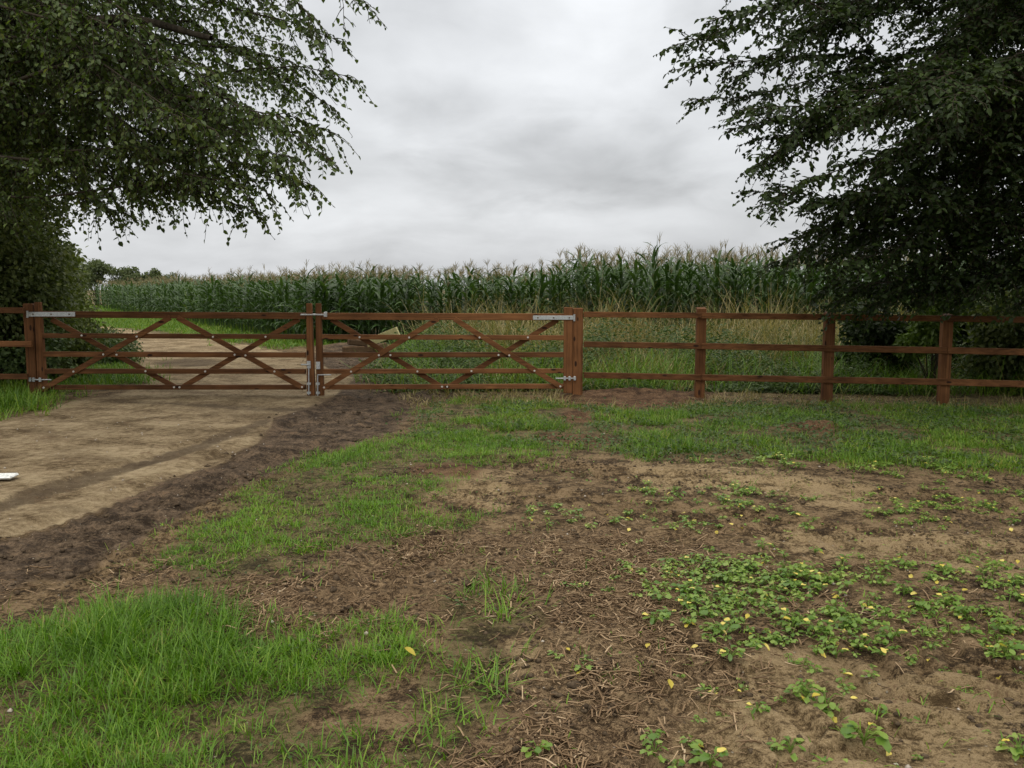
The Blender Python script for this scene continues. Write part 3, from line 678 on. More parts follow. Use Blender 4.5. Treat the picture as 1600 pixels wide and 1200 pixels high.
# right-hand tree: broad, dark, sprays sweeping down to the fence
gR = np.random.default_rng(5)
RX, RY = 10.4, 12.6
tr = trunk_path(RX, RY, 13.5, .34, (-.6, .2))
def rt(tip, g):
    h = np.clip(tip[2]*.80+1.7+g.normal(0, .5), 2.6, 12.5); f = (h+.2)/13.7
    return np.array([np.interp(f, np.linspace(0, 1, 14), tr[0][:, 0]), np.interp(f, np.linspace(0, 1, 14), tr[0][:, 1]), h])
sil = [(1064, 68, 11), (1090, 105, 10.6), (1092, 155, 11.2), (1120, 30, 10.4), (1150, 200, 11), (1170, 170, 10), (1120, -30, 11), (1185, 255, 11.2), (1190, 300, 11), (1200, 318, 10.3),
       (1240, 372, 11.6), (1265, 360, 10.8), (1215, 408, 12.0), (1250, 400, 11.7), (1290, 405, 11.2), (1275, 318, 10.4), (1330, 410, 10.6), (1300, 340, 11.5), (1345, 300, 10.2),
       (1285, 455, 12.0), (1310, 474, 11.8), (1345, 445, 11.5), (1350, 484, 11.9), (1395, 462, 11.7), (1240, 400, 11.2), (1450, 462, 11.6), (1530, 450, 11.4), (1600, 470, 11.7), (1190, 255, 10.6), (1200, 215, 11.4), (1160, 120, 10.8), (1380, 410, 11.2), (1375, 470, 11.6), (1400, 390, 10.8), (1430, 430, 11.8), (1500, 400, 11.4), (1560, 425, 11.6), (1640, 440, 11.8), (1700, 400, 11)]
fill = []
while len(fill) < 70:
    u, v = gR.uniform(1120, 1900), gR.uniform(-420, 265)
    if u < 1130+max(0, v)*.52+.0*v: continue
    fill.append((u, v, gR.uniform(8.8, 15.5)))
over = [(gR.uniform(900, 2300), gR.uniform(-1400, -300), gR.uniform(8.5, 15)) for _ in range(44)]
over = [t for t in over if P(*t)[2] < 14 and P(*t)[0] > 2.6]
back = [(RX+6*math.cos(a), RY+6*math.sin(a), gR.uniform(4, 10)) for a in np.linspace(-1.8, 2.2, 22)]
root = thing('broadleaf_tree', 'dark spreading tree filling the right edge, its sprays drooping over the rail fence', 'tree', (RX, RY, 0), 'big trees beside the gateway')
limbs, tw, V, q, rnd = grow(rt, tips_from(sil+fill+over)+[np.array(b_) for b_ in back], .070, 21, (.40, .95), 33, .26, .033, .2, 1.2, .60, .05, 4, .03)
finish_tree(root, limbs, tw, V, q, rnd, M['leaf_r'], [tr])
print('right leaves', len(q)//2)

# left-hand tree: lighter, lacy, long hanging twigs
gL = np.random.default_rng(8)
LX, LY = -11.3, 14.2
tl = trunk_path(LX, LY, 14, .36, (.8, -.3))
def lt(tip, g):
    h = np.clip(tip[2]*.78+2.3+g.normal(0, .6), 3.0, 13); f = (h+.2)/14.2
    return np.array([np.interp(f, np.linspace(0, 1, 14), tl[0][:, 0]), np.interp(f, np.linspace(0, 1, 14), tl[0][:, 1]), h])
sil = [(538, 118, 10), (520, 60, 10.4), (515, 165, 10.2), (512, 205, 10.6), (510, 245, 10), (478, 285, 10.2), (455, 245, 9.4), (440, 268, 10.6), (415, 300, 10), (396, 330, 10.2), (380, 300, 10.8),
       (360, 285, 9.6), (330, 290, 10.4), (300, 300, 11), (265, 300, 11.2), (230, 310, 11.8), (200, 335, 12.2), (170, 330, 12), (480, 20, 9.4), (500, -40, 10), (430, 180, 9.2), (380, 210, 9.8), (330, 200, 9), (290, 240, 10)]
fill = []
while len(fill) < 58:
    u, v = gL.uniform(-320, 500), gL.uniform(-420, 270)
    if (v > 290-.1*u and u > 350) or (u < 130 and v < 150 and gL.random() < .75): continue
    fill.append((u, v, gL.uniform(8.8, 15.5)))
over = [(gL.uniform(-700, 640), gL.uniform(-1400, -300), gL.uniform(8.5, 15)) for _ in range(44)]
over = [t for t in over if P(*t)[2] < 14.5 and P(*t)[0] < -3.0]
back = [(LX+6*math.cos(a), LY+6*math.sin(a), gL.uniform(4, 11)) for a in np.linspace(1.0, 5.0, 22)]
root = thing('broadleaf_tree', 'lacy green tree arching in from the left edge with long hanging twigs', 'tree', (LX, LY, 0), 'big trees beside the gateway')
limbs, tw, V, q, rnd = grow(lt, tips_from(sil+fill+over)+[np.array(b_) for b_ in back], .062, 33, (.35, .9), 29, .5, .038, .25, 1.5, .66, .20, 4, .032)
# hanging end twigs on the outer rim, and a fine twig crossing the top of the sky
lim2, tw2, V2, q2, rnd2 = grow(lambda t, g: t+np.array([-.35, .1, .6]), tips_from([(384, 356, 10.2), (412, 348, 10.2), (396, 322, 10), (272, 340, 11.2), (195, 352, 12), (240, 325, 11.8), (455, 296, 10), (476, 290, 10.2), (516, 252, 10.2), (536, 128, 10)]), .07, 35, (.1, .22), 40, .3, .06, .1, .2, .6, .3, 1, .01)
lim3, tw3, V3, q3, rnd3 = grow(lambda t, g: P(500, -80, 10.3), tips_from([(598, 36, 10.3), (540, 46, 10), (560, 10, 10.6), (585, 14, 10.2)]), .06, 36, (.1, .28), 30, .4, .09, .2, .2, .6, .3, 1, .01)
def limb(pts, r0, r1):
    p = np.array([P(*q) for q in pts]); t = np.linspace(0, len(p)-1, 5*len(p)); i = np.minimum(t.astype(int), len(p)-2); f = (t-i)[:, None]
    m = np.gradient(p, axis=0); h = f*f*(3-2*f)
    c = p[i]*(1+2*f)*(1-f)**2+m[i]*f*(1-f)**2+p[i+1]*f*f*(3-2*f)+m[i+1]*f*f*(f-1)
    return c, np.linspace(r0, r1, len(c))
LIMBS = [limb([(-300, 230, 14.2), (-120, 165, 13.4), (40, 125, 12.6), (150, 133, 12), (235, 158, 11.2), (320, 150, 10.6)], .13, .03),
         limb([(-300, 130, 14.2), (-100, 100, 13.4), (20, 100, 12.8), (62, 122, 12.5)], .10, .06), limb([(-300, 20, 14.2), (-60, 20, 13), (60, 40, 12), (200, 30, 11), (330, 60, 10.4)], .12, .03)]
n1_, n2_ = len(V), len(V)+len(V2)
finish_tree(root, limbs+lim2+lim3, tw+tw2+tw3, np.concatenate([V, V2, V3]), np.concatenate([q, q2+n1_, q3+n2_]), np.concatenate([rnd, rnd2, rnd3]), M['leaf_l'], [tl]+LIMBS)
print('left leaves', len(q)//2)

def bush(name, label, cat, center, rad, n, leaf_len, mat, seed, group=None, trunk=True, lumps=14, stem_r=.05, flat=0.0):
    """shrub: leaf clumps spread through an uneven volume on real stems"""
    g = np.random.default_rng(seed); c = np.asarray(center, float); rad = np.asarray(rad, float)
    root = thing(name, label, cat, (c[0], c[1], 0), group)
    d = unit(g.normal(0, 1, (lumps, 3))); d[:, 2] = g.uniform(-1, 1, lumps)
    lc = c+d*rad*g.uniform(.35, .85, (lumps, 1)); lr = rad.mean()*g.uniform(.22, .48, lumps)
    w = lr**2; k_ = g.choice(lumps, n, p=w/w.sum())
    dd = unit(g.normal(0, 1, (n, 3))); rr = g.random(n)**.33
    p = lc[k_]+dd*(lr[k_]*rr)[:, None]*np.array([1, 1, .85])
    p += g.normal(0, .05, p.shape)*rad.mean()
    p = p[p[:, 2] > .03]; n = len(p)
    a = unit(unit(p-c)*.6+g.normal(0, .6, (n, 3))+np.array([0, 0, -.35])); nn = unit(np.array([0, -.3, .8])+.5*unit(p-c)+g.normal(0, .5, (n, 3)))
    L = leaf_len*g.uniform(.6, 1.3, n); V, q = leaf_geo(p, a, nn, L, L*.58)
    o = np.array(root.location)
    st = []
    for i in range(lumps):
        b0 = np.array([c[0]+g.normal(0, .1)*rad[0], c[1]+g.normal(0, .1)*rad[1], -.05])
        st.append((bez(b0, (b0+lc[i])/2+g.normal(0, .1, 3)*rad.mean()+np.array([0, 0, .2]), lc[i], 8), np.linspace(stem_r, stem_r*.2, 8)))
    v, f = tubes(st, 5)
    link(mesh_np('trunk', v-o, [f], M['bark'], smooth=True), 'trunk', root)
    link(mesh_np('crown', V-o, [q], M[mat], {'rnd': np.repeat(g.random(n), 2)}), 'crown', root)
    return root
HG = 'hedgerow on the left of the track'
def bat(u, v, d): return P(u, v, d)
bush('hedge_shrub', 'tall leafy shrub rising behind the short left fence at the photo edge', 'shrub', bat(-30, 440, 14.6), (1.6, .9, 1.9), 17000, .085, 'hedge', 101, HG, lumps=26)
bush('hedge_shrub', 'dark tall shrub directly behind the left gate post', 'shrub', bat(40, 390, 15.6), (.85, .9, 2.2), 16000, .085, 'hedge', 102, HG, lumps=26)
bush('hedge_shrub', 'round-topped hedge shrub left of the track, second along from the gate post', 'shrub', bat(36, 455, 19), (1.1, 1.5, 1.9), 12000, .09, 'hedge', 103, HG, lumps=22)
bush('hedge_shrub', 'hedge shrub stepping down toward the corn, third along the track', 'shrub', bat(68, 452, 25), (1.2, 2.0, 1.9), 10000, .10, 'hedge', 104, HG, lumps=20)
bush('hedge_shrub', 'farthest dark hedge shrub, where the track bends behind the corn', 'shrub', bat(94, 445, 40), (1.6, 2.4, 1.7), 7000, .16, 'hedge', 105, HG, lumps=18)
bush('hedge_shrub', 'low hedge bottom growth beneath the fence rails at the far left', 'shrub', bat(-10, 560, 14.3), (1.5, .6, .55), 6000, .07, 'weed', 106, HG, lumps=20, stem_r=.01)
bush('hedge_shrub', 'low dark leafy clump behind the left gate beside the sandy track', 'shrub', bat(92, 575, 15.4), (.62, .7, .5), 5000, .065, 'hedge', 107, HG, lumps=20, stem_r=.01)
bush('hedge_shrub', 'small pale weedy clump at the inside of the track bend, seen through the left gate', 'shrub', bat(165, 545, 19), (.7, 1.4, .55), 4500, .07, 'weed', 108, HG, lumps=16, stem_r=.01)
bush('hedge_shrub', 'broad dark leafy mass high above the left fence in deep shade', 'shrub', bat(-60, 250, 15.5), (2.4, 1.2, 1.8), 14000, .085, 'hedge', 109, HG, lumps=26)
RG = 'shrubs behind the right fence'
bush('shade_shrub', 'bright lime-green shrub behind the fence under the dark tree', 'shrub', bat(1462, 500, 14.2), (.55, .45, .75), 4200, .075, 'bush_lime', 111, RG, lumps=12, stem_r=.012)
bush('shade_shrub', 'dark shrub behind the fence at the right edge of the photo', 'shrub', bat(1620, 530, 14.4), (1.2, .9, 1.1), 12000, .09, 'hedge', 112, RG, lumps=20)
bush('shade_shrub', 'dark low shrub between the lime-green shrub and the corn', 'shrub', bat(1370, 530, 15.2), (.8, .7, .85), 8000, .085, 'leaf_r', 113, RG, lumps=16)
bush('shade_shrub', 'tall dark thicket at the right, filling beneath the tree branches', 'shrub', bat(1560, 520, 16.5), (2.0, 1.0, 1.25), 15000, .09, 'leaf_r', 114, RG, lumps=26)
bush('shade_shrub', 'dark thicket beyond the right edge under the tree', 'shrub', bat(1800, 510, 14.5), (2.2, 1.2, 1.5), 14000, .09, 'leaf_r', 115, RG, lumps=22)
FG = 'trees beyond the maize field'
bush('distant_tree', 'dark rounded distant tree left on the skyline, next to the hedge', 'tree', bat(150, 428, 85), (1.6, 2, 1.4), 3500, .24, 'far', 121, FG)
bush('distant_tree', 'paler bushy distant tree in the middle of the skyline pair', 'tree', bat(192, 433, 120), (2.3, 2, 1.6), 3500, .28, 'far', 122, FG)
bush('distant_tree', 'darker domed distant tree right of the paler one', 'tree', bat(234, 432, 120), (2.0, 2, 1.5), 3500, .28, 'far', 123, FG)
bush('distant_tree', 'lowest distant tree at the right end of the skyline group', 'tree', bat(262, 438, 130), (1.2, 2, 1.0), 1600, .28, 'far', 124, FG)
bush('distant_tree', 'lone tiny treetop peeping over the middle of the maize', 'tree', bat(776, 440, 130), (1.3, 2, 1.2), 1200, .28, 'far', 125, FG)

# ------------------------------------------------------------------ maize
def maize_geo(seed, h=2.4, lod=1):
    g = np.random.default_rng(seed)
    st = np.array([[0, 0, 0], [.01, 0, h*.3], [g.normal(0, .02), .01, h*.6], [g.normal(0, .04), g.normal(0, .04), h*.92], [g.normal(0, .05), g.normal(0, .05), h]])
    sv, sf = tubes([(st, np.array([.016, .015, .012, .007, .004]))], 4)
    Vs, Fs, off = [], [], 0; rn = []
    az0 = g.uniform(0, 6.28); nl = 13 if lod else 9
    for i in range(nl):
        f = i/(nl-1); z = h*(.16+.72*f); az = az0+(i % 2)*math.pi+g.normal(0, .35)
        L = (.55+.45*math.sin(math.pi*(.15+.75*f)))*g.uniform(.85, 1.15)*.85; W = .085*g.uniform(.8, 1.15)
        d = np.array([math.cos(az), math.sin(az), 0]); s = np.array([-d[1], d[0], 0]); m = 6 if lod else 5
        t = np.linspace(0, 1, m); el = g.uniform(.95, 1.25)-t*g.uniform(1.3, 2.4)*(.7+.5*(1-f))
        dl = L/(m-1); xy = np.concatenate([[0], np.cumsum(np.cos(el[:-1])*dl)]); zz_ = np.concatenate([[0], np.cumsum(np.sin(el[:-1])*dl)])
        w = W*np.array([.55, 1, .95, .75, .45, .05] if m == 6 else [.6, 1, .85, .5, .05])*.5
        tw_ = g.normal(0, .5)*t
        c = d[None]*xy[:, None]+np.array([0, 0, 1.0])[None]*(z+zz_)[:, None]
        sv_ = s[None]*np.cos(tw_)[:, None]+np.array([0, 0, 1.0])[None]*np.sin(tw_)[:, None]
        lift = np.array([0, 0, .25])[None]*w[:, None]
        A = c-sv_*w[:, None]+lift; B = c; C_ = c+sv_*w[:, None]+lift
        Vs.append(np.stack([A, B, C_], 1).reshape(-1, 3)); k_ = np.arange(m-1)[:, None]*3
        Fs.append(np.concatenate([k_+np.array([[0, 1, 4, 3]]), k_+np.array([[1, 2, 5, 4]])], 1).reshape(-1, 4)+off); off += m*3
        rn += [g.random()*(.85 if i > 2 else 1.0)]*(2*(m-1))
    Lv, Lf = np.concatenate(Vs), np.concatenate(Fs)
    top = st[-1]; tp = [(np.array([top, top+[0, 0, .16], top+[.01, .01, .30]]), np.array([.005, .006, .002]))]
    for i in range(7):
        a = g.uniform(0, 6.28); d = np.array([math.cos(a), math.sin(a), 0]); b0 = top+np.array([0, 0, .02+.02*i])
        tp.append((np.array([b0, b0+d*.05+[0, 0, .09], b0+d*g.uniform(.08, .15)+[0, 0, g.uniform(.10, .20)]]), np.array([.004, .0062, .002])))
    tv, tf = tubes(tp, 3)
    return (sv, sf), (Lv, Lf, np.array(rn)), (tv, tf)
EDGE = np.array([(26, 22.6), (14, 23.4), (6, 24.2), (-2.6, 25.6), G(485, 539), G(400, 524), G(300, 507), G(220, 494), G(150, 482)], float)
def corn_scale(x, y):
    u, v = W2P(x, y); return .79+.180*sst(832, 915, u)
front_pos, rest_pos = [], []
gC = np.random.default_rng(77)
NORM = None
seglen = np.hypot(*np.diff(EDGE, axis=0).T)
for row in range(11):
    for si, (a, c) in enumerate(zip(EDGE[:-1], EDGE[1:])):
        d = (c-a)/np.hypot(*(c-a)); nrm = np.array([d[1], -d[0]])       # to the far side of the edge
        if nrm[1] < 0: nrm = -nrm
        nrm = unit(nrm*.5+np.array([.25, .9])) if si > 3 else nrm
        sp_ = .18 if si < 3 else .20+.06*(si-3)
        if row > 5: sp_ *= 1.7
        k_ = np.arange(0, np.hypot(*(c-a)), sp_); k_ = k_+gC.normal(0, .05, len(k_))
        pts = a+d*k_[:, None]+nrm*(row*.72+.1)+gC.normal(0, .07, (len(k_), 2))
        for p in pts:
            (front_pos if row < 2 else rest_pos).append((p[0], p[1]))
front_pos.sort(key=lambda p: math.hypot(*p)); 
vis = [p for p in front_pos if -100 < W2P(*p)[0] < 1480]
ind, extra = vis[:300], vis[300:]+[p for p in front_pos if not -100 < W2P(*p)[0] < 1480]
variants = []
for s in range(6):
    (sv, sf), (lv, lf, lr), (tv, tf) = maize_geo(500+s)
    variants.append((mesh_np('stalk', sv, [sf], M['maize'], {'rnd': np.full(len(sf), .5)}), mesh_np('leaves', lv, [lf], M['maize'], {'rnd': lr}), mesh_np('tassel', tv, [tf], M['tassel'], {'rnd': np.full(len(tf), .5+.1*s)})))
for i, (x, y) in enumerate(ind):
    st_, lv, ts = variants[i % 6]; s = float(corn_scale(x, y)*gC.normal(1, .07))
    o = tag(link(st_, 'maize_plant', None, (x, y, 0), gC.uniform(0, 6.28)), 'green maize plant with arching leaves and beige tassel in the field\'s front rows', 'maize plant', 'maize plants along the field edge')
    o.scale = (1, 1, s)
    link(lv, 'leaves', o); link(ts, 'tassel', o)
p = P(1022, 460, 24.2); st_, lv, ts = variants[2]
o = tag(link(st_, 'maize_plant', None, (p[0], 24.2, 0), .8), 'tallest maize plant, one upright leaf standing clear above the crop', 'maize plant', 'maize plants along the field edge')
o.scale = (1, 1, 1.14); link(lv, 'leaves', o)
g3 = np.array([P(1014, 412, 24.2), P(1018, 398, 24.2), P(1026, 402, 24.2)])
t = np.linspace(0, 1, 7); lean = np.stack([-.12*t+.22*t**2.2, 0*t, 2.25+.62*t-.10*t**3], 1); wv = 1.5*np.array([.03, .055, .06, .055, .04, .025, .004])
tv = np.concatenate([lean-np.array([1, 0, 0])*wv[:, None], lean+np.array([.9, .4, 0])*wv[:, None]]); tf = np.array([[i, i+7, i+8, i+1] for i in range(6)])
lean2 = np.stack([.02+.16*t-.08*t**2, 0*t, 2.2+.78*t], 1); tv2 = np.concatenate([lean2-np.array([.7, .4, 0])*wv[:, None]*.7, lean2+np.array([.7, 0, 0])*wv[:, None]*.7])
me = mesh_np('upright_leaf', np.concatenate([tv, tv2])*np.array([1, 1, 1/1.14]), [np.concatenate([tf, tf+14])], M['maize'], {'rnd': np.full(12, .7)}); link(me, 'upright_leaf', o)
lods = [maize_geo(600+s, lod=0) for s in range(8)]
Vs, Fl, Ft, rl, off = [], [], [], [], 0
Vt, offt, rtt = [], 0, []
for i, (x, y) in enumerate(extra+rest_pos):
    (sv, sf), (lv, lf, lr), (tv, tf) = lods[gC.integers(8)]; a = gC.uniform(0, 6.28); s = corn_scale(x, y)*gC.normal(1, .07)
    R = np.array([[math.cos(a), math.sin(a), 0], [-math.sin(a), math.cos(a), 0], [0, 0, 1]])
    T = lambda v: (v@R)*np.array([1, 1, s])+np.array([x, y, 0])
    Vs += [T(sv), T(lv)]; Fl += [sf+off, lf+off+len(sv)]; off += len(sv)+len(lv); rl += [np.full(len(sf), .4), np.clip(lr+gC.normal(0, .1), 0, 1)]
    Vt.append(T(tv)); Ft.append(tf+offt); offt += len(tv); rtt.append(np.full(len(tf), gC.random()))
mi = np.concatenate([np.zeros(sum(len(f) for f in Fl), int), np.ones(sum(len(f) for f in Ft), int)])
me = mesh_np('maize_crop', np.concatenate(Vs+Vt), [np.concatenate(Fl), np.concatenate(Ft)+off], [M['maize'], M['tassel']], {'rnd': np.concatenate(rl+rtt)}, mi=mi)
tag(link(me, 'maize_crop'), 'dense stand of maize filling the field behind its front rows', 'maize', kind='stuff')
print('maize', len(ind), len(extra)+len(rest_pos))

# ------------------------------------------------------------------ grass
def scatter(polys, n_per_m2, amp=1.0, box=None, seed=0, excl=None, cap=400000):
    """random ground points inside zones"""
    g = np.random.default_rng(seed)
    pts = np.concatenate([np.array([G(*p) for p in poly]) for poly in polys])
    x0, y0 = pts.min(0)-.3; x1, y1 = pts.max(0)+.3
    x0, x1 = max(x0, -48), min(x1, 16); y1 = min(y1, 80)
    n = int(min((x1-x0)*(y1-y0)*n_per_m2, 3000000))
    x = g.uniform(x0, x1, n); y = g.uniform(y0, y1, n)
    u, v = W2P(x, y); m = (u > -450) & (u < 2050) & (v < 1290)
    x, y = x[m], y[m]; jt = .10+.012*y; ok = zone(x+g.normal(0, 1, len(x))*jt*g.random(len(x)), y+g.normal(0, 1, len(x))*jt*g.random(len(x))*1.5, polys, amp)
    if excl: ok &= ~zone(x, y, excl, .6)
    return x[ok], y[ok]
def tufts(name, polys, dens, per, spread, hgt, width, mat, seed, amp=1.0, excl=None, lean=.5, label='', thin=None, hmod=None):
    g = np.random.default_rng(seed)
    x, y = scatter(polys, dens, amp, seed=seed, excl=excl)
    if thin is not None:
        k_ = thin(x, y) > g.random(len(x)); x, y = x[k_], y[k_]
    vig = .45+1.1*fbm(x, y, 1.1, 3, seed)**1.2
    k_ = g.integers(per[0], per[1], len(x)); i = np.repeat(np.arange(len(x)), k_); n = len(i)
    a = g.uniform(0, 6.28, n); r = spread*np.sqrt(g.random(n))
    bx, by = x[i]+r*np.cos(a), y[i]+r*np.sin(a)
    p = np.stack([bx, by, gz(bx, by)-.008], 1)
    L = hgt*vig[i]*g.uniform(.35, 1.35, n)
    if hmod is not None: L = L*hmod(bx, by)
    az = a+g.normal(0, .9, n); ln = np.abs(g.normal(0, lean, n))+.3*r/spread*lean; bd_ = np.abs(g.normal(.45, .4, n))
    rnd = np.clip(g.normal(.42, .2, n)+.9*(fbm(bx, by, 1.3, 4, seed+5)-.5), 0, .97); rnd[g.random(n) < .08] = 1
    o = blade_obj(name, p, az, L, width*g.uniform(.6, 1.3, n), ln, bd_, M[mat], rnd)
    tag(o, label, 'grass', kind='stuff'); print(name, n); return o
def low_weeds(name, polys, dens, seed, label, size, h, thin, mat='weed'):
    g = np.random.default_rng(seed); x, y = scatter(polys, dens, 1.0, seed=seed); k_ = thin(x, y) > g.random(len(x)); x, y = x[k_], y[k_]; n = len(x)
    p = np.stack([x, y, gz(x, y)+h*g.random(n)], 1); L = size*g.uniform(.5, 1.4, n)
    V, q = leaf_geo(p, unit(g.normal(0, 1, (n, 3))*np.array([1, 1, .35])), unit(np.array([0, -.4, .9])+g.normal(0, .5, (n, 3))), L, L*g.uniform(.4, .75, n))
    rr = np.clip(g.normal(.45, .2, n)+.9*(fbm(x, y, 1.5, 3, seed+1)-.5), 0, 1)
    tag(link(mesh_np(name, V, [q], M[mat], {'rnd': np.repeat(rr, 2)}), name), label, 'weeds', kind='stuff'); print(name, n)
patch = lambda f, lo, hi, s: (lambda x, y: sst(lo, hi, fbm(x, y, f, 4, s)))
tall = lambda x, y: np.where(zone(x, y, [GRASS_TALL], .7), 1.0, .58)
tufts('foreground_grass', [GRASS_FRONT], 1050, (7, 14), .05, .175, .0040, 'grass', 1, label='long bright green grass in the near left corner', lean=.5, hmod=tall, thin=lambda x, y: np.maximum(sst(.28, .46, fbm(x, y, 2.6, 4, 203)), .2))
tufts('foreground_grass', [GRASS_STRIP, GRASS_CORNER], 200, (5, 12), .05, .11, .005, 'grass', 2, label='scattered grass tufts on the soil at the bottom centre', lean=.6, thin=patch(2.4, .36, .62, 204))
tufts('patch_grass', [GRASS_MID], 800, (6, 12), .06, .062, .0048, 'grass', 3, label='short green grass patch between the mud and the straw', thin=lambda x, y: np.maximum(.12, sst(.37, .56, fbm(x, y, 2.8, 4, 205))), lean=.5)
tufts('verge_grass', [VERGE], 420, (7, 13), .08, .085, .0068, 'grass_back', 4, label='green grass verge in front of the rail fence', excl=list(VERGE_BARE)+EARTH, thin=lambda x, y: np.maximum(.03, sst(.46, .60, fbm(x, y, 2.3, 4, 206)+.12*sst(1.5, 4.5, x))), lean=.55)
tufts('verge_grass', [BACK_LEFT, BACK_TRACKSIDE], 90, (7, 13), .09, .20, .010, 'grass_back', 5, label='rank green grass round the left gate post', lean=.5)
tufts('verge_grass', [BACK_VERGE], 26, (8, 14), .14, .19, .018, 'grass_back', 6, label='mown green verge between the track and the maize')
tufts('verge_grass', [[(10, 522), (130, 507), (200, 472), (60, 466)]], 9, (8, 14), .25, .26, .03, 'grass_back', 9, label='rough grass far along the hedge side of the track')
stray = [[(200, 880), (600, 870), (1000, 860), (1600, 840), (1600, 1250), (600, 1250), (640, 1000), (380, 960)], [(640, 690), (1600, 740), (1600, 880), (640, 860)]]
tufts('stray_grass', stray, 60, (3, 7), .04, .065, .0045, 'grass', 7, label='thin stray grass shoots on the bare soil', thin=patch(1.9, .44, .68, 207), lean=.7)
tufts('fence_grass', [[(620, 600), (900, 610), (1100, 616), (1700, 620), (1900, 622), (1900, 640), (1100, 636), (900, 640), (640, 632)]], 60, (6, 12), .10, .15, .009, 'drygrass', 8, label='trampled dry grass along the foot of the fence', excl=EARTH[:1], lean=1.0)

low_weeds('clover', [VERGE], 620, 71, 'small-leaved clover and weeds mixed through the grass verge', .035, .07, patch(1.9, .42, .60, 241))
low_weeds('clover', [GRASS_MID, GRASS_FRONT, GRASS_STRIP], 160, 72, 'little broad-leaved weeds among the near grass', .022, .05, patch(2.5, .48, .66, 242))
low_weeds('clover', [[(800, 730), (1700, 740), (1700, 1260), (760, 1260)]], 90, 73, 'tiny sprouting weeds dotted over the bare soil', .020, .03, patch(2.2, .46, .68, 243), 'seed')
# tall dry grass and weeds behind the right fence
def tall_grass(name, dens, h, mat, seed, label, x0, x1, y0, y1, thin, width=.009, lean=.18, bend=.45):
    g = np.random.default_rng(seed); n = int((x1-x0)*(y1-y0)*dens)
    x = g.uniform(x0, x1, n); y = g.uniform(y0, y1, n); k_ = thin(x, y) > g.random(n); x, y = x[k_], y[k_]; n = len(x)
    p = np.stack([x, y, gz(x, y)-.02], 1); az = g.uniform(0, 6.28, n)
    L = h(x, y)*g.uniform(.55, 1.2, n); rnd = np.clip(g.normal(.5, .25, n)+.5*(fbm(x, y, .7, 3, seed)-.5), 0, 1)
    V, q, t = blades(p, az, L, np.full(n, width)*g.uniform(.6, 1.3, n), np.abs(g.normal(0, lean, n)), np.abs(g.normal(bend, .3, n)))
    o = link(mesh_np(name, V, [q, t], M[mat], {'rnd': np.concatenate([np.repeat(rnd, 2), rnd])}), name)
    tag(o, label, 'grass', kind='stuff'); print(name, n)
hz_ = lambda x, y: sst(13.8, 14.8, y)*.45+.15+1.35*sst(14.4, 19, y)*np.clip(fbm(x, y, 1.0, 4, 301)*1.9-.35, .1, 1.1)
rightof = lambda x, y: sst(-1.7, -.5, x+.25*(y-18))
weedside = lambda x, y: sst(-2.7, -2.0, x+.05*(y-17)+.9*(fbm(x, y, 1.2, 3, 311)-.5))
tall_grass('tall_dry_grass', 170, hz_, 'drygrass', 31, 'tall straw-coloured seeding grass between the rail fence and the maize', -4, 12, 14.6, 23.2, lambda x, y: rightof(x, y)*np.maximum(.06, sst(.42, .58, fbm(x, y, .9, 4, 302)+.13*sst(15, 19, y)-.04)), .011, .26, .65)
tall_grass('rank_green_grass', 300, lambda x, y: .35+.75*fbm(x, y, .7, 3, 303), 'grass_back', 32, 'rank green grass mixed through the dry stems behind the fence', -4, 12, 13.6, 23, lambda x, y: weedside(x, y)*np.maximum(.12, sst(.38, .54, fbm(x, y, .9, 4, 304)+.08*(1-sst(14, 19, y)))), .011, .42, .7)
gW = np.random.default_rng(41); n = 95000
x = gW.uniform(-3.5, 11, n); y = 13.7+7*gW.random(n)**1.5
k_ = (weedside(x, y)*sst(.34, .56, fbm(x, y, .75, 4, 305)) > gW.random(n)) & ~((y < 15.0) & (np.abs(x-2) < 1.3) & (gW.random(n) < .7)); x, y = x[k_], y[k_]; n = len(x)
hh = (.05+1.9*np.clip(fbm(x, y, 1.2, 4, 306)-.28, 0, 1)*sst(13.5, 15.2, y))*gW.random(n)**.7
V, q = leaf_geo(np.stack([x, y, gz(x, y)+hh], 1), unit(gW.normal(0, 1, (n, 3))*np.array([1, 1, .4])), unit(np.array([0, -.5, .8])+gW.normal(0, .6, (n, 3))), gW.uniform(.04, .10, n), gW.uniform(.018, .04, n))
tag(link(mesh_np('weeds', V, [q], M['weed'], {'rnd': np.repeat(gW.random(n), 2)}), 'weeds'), 'low green leafy weeds at the foot of the tall dry grass', 'weeds', kind='stuff')

tall_grass('dead_stems', 60, lambda x, y: .35+.7*fbm(x, y, 1.3, 3, 307), 'drygrass', 34, 'bent dead brown stems tangled in the weeds behind the fence', -3, 12, 13.5, 16.5, lambda x, y: weedside(x, y)*sst(.40, .6, fbm(x, y, 1.1, 4, 308)), .008, .7, .9)
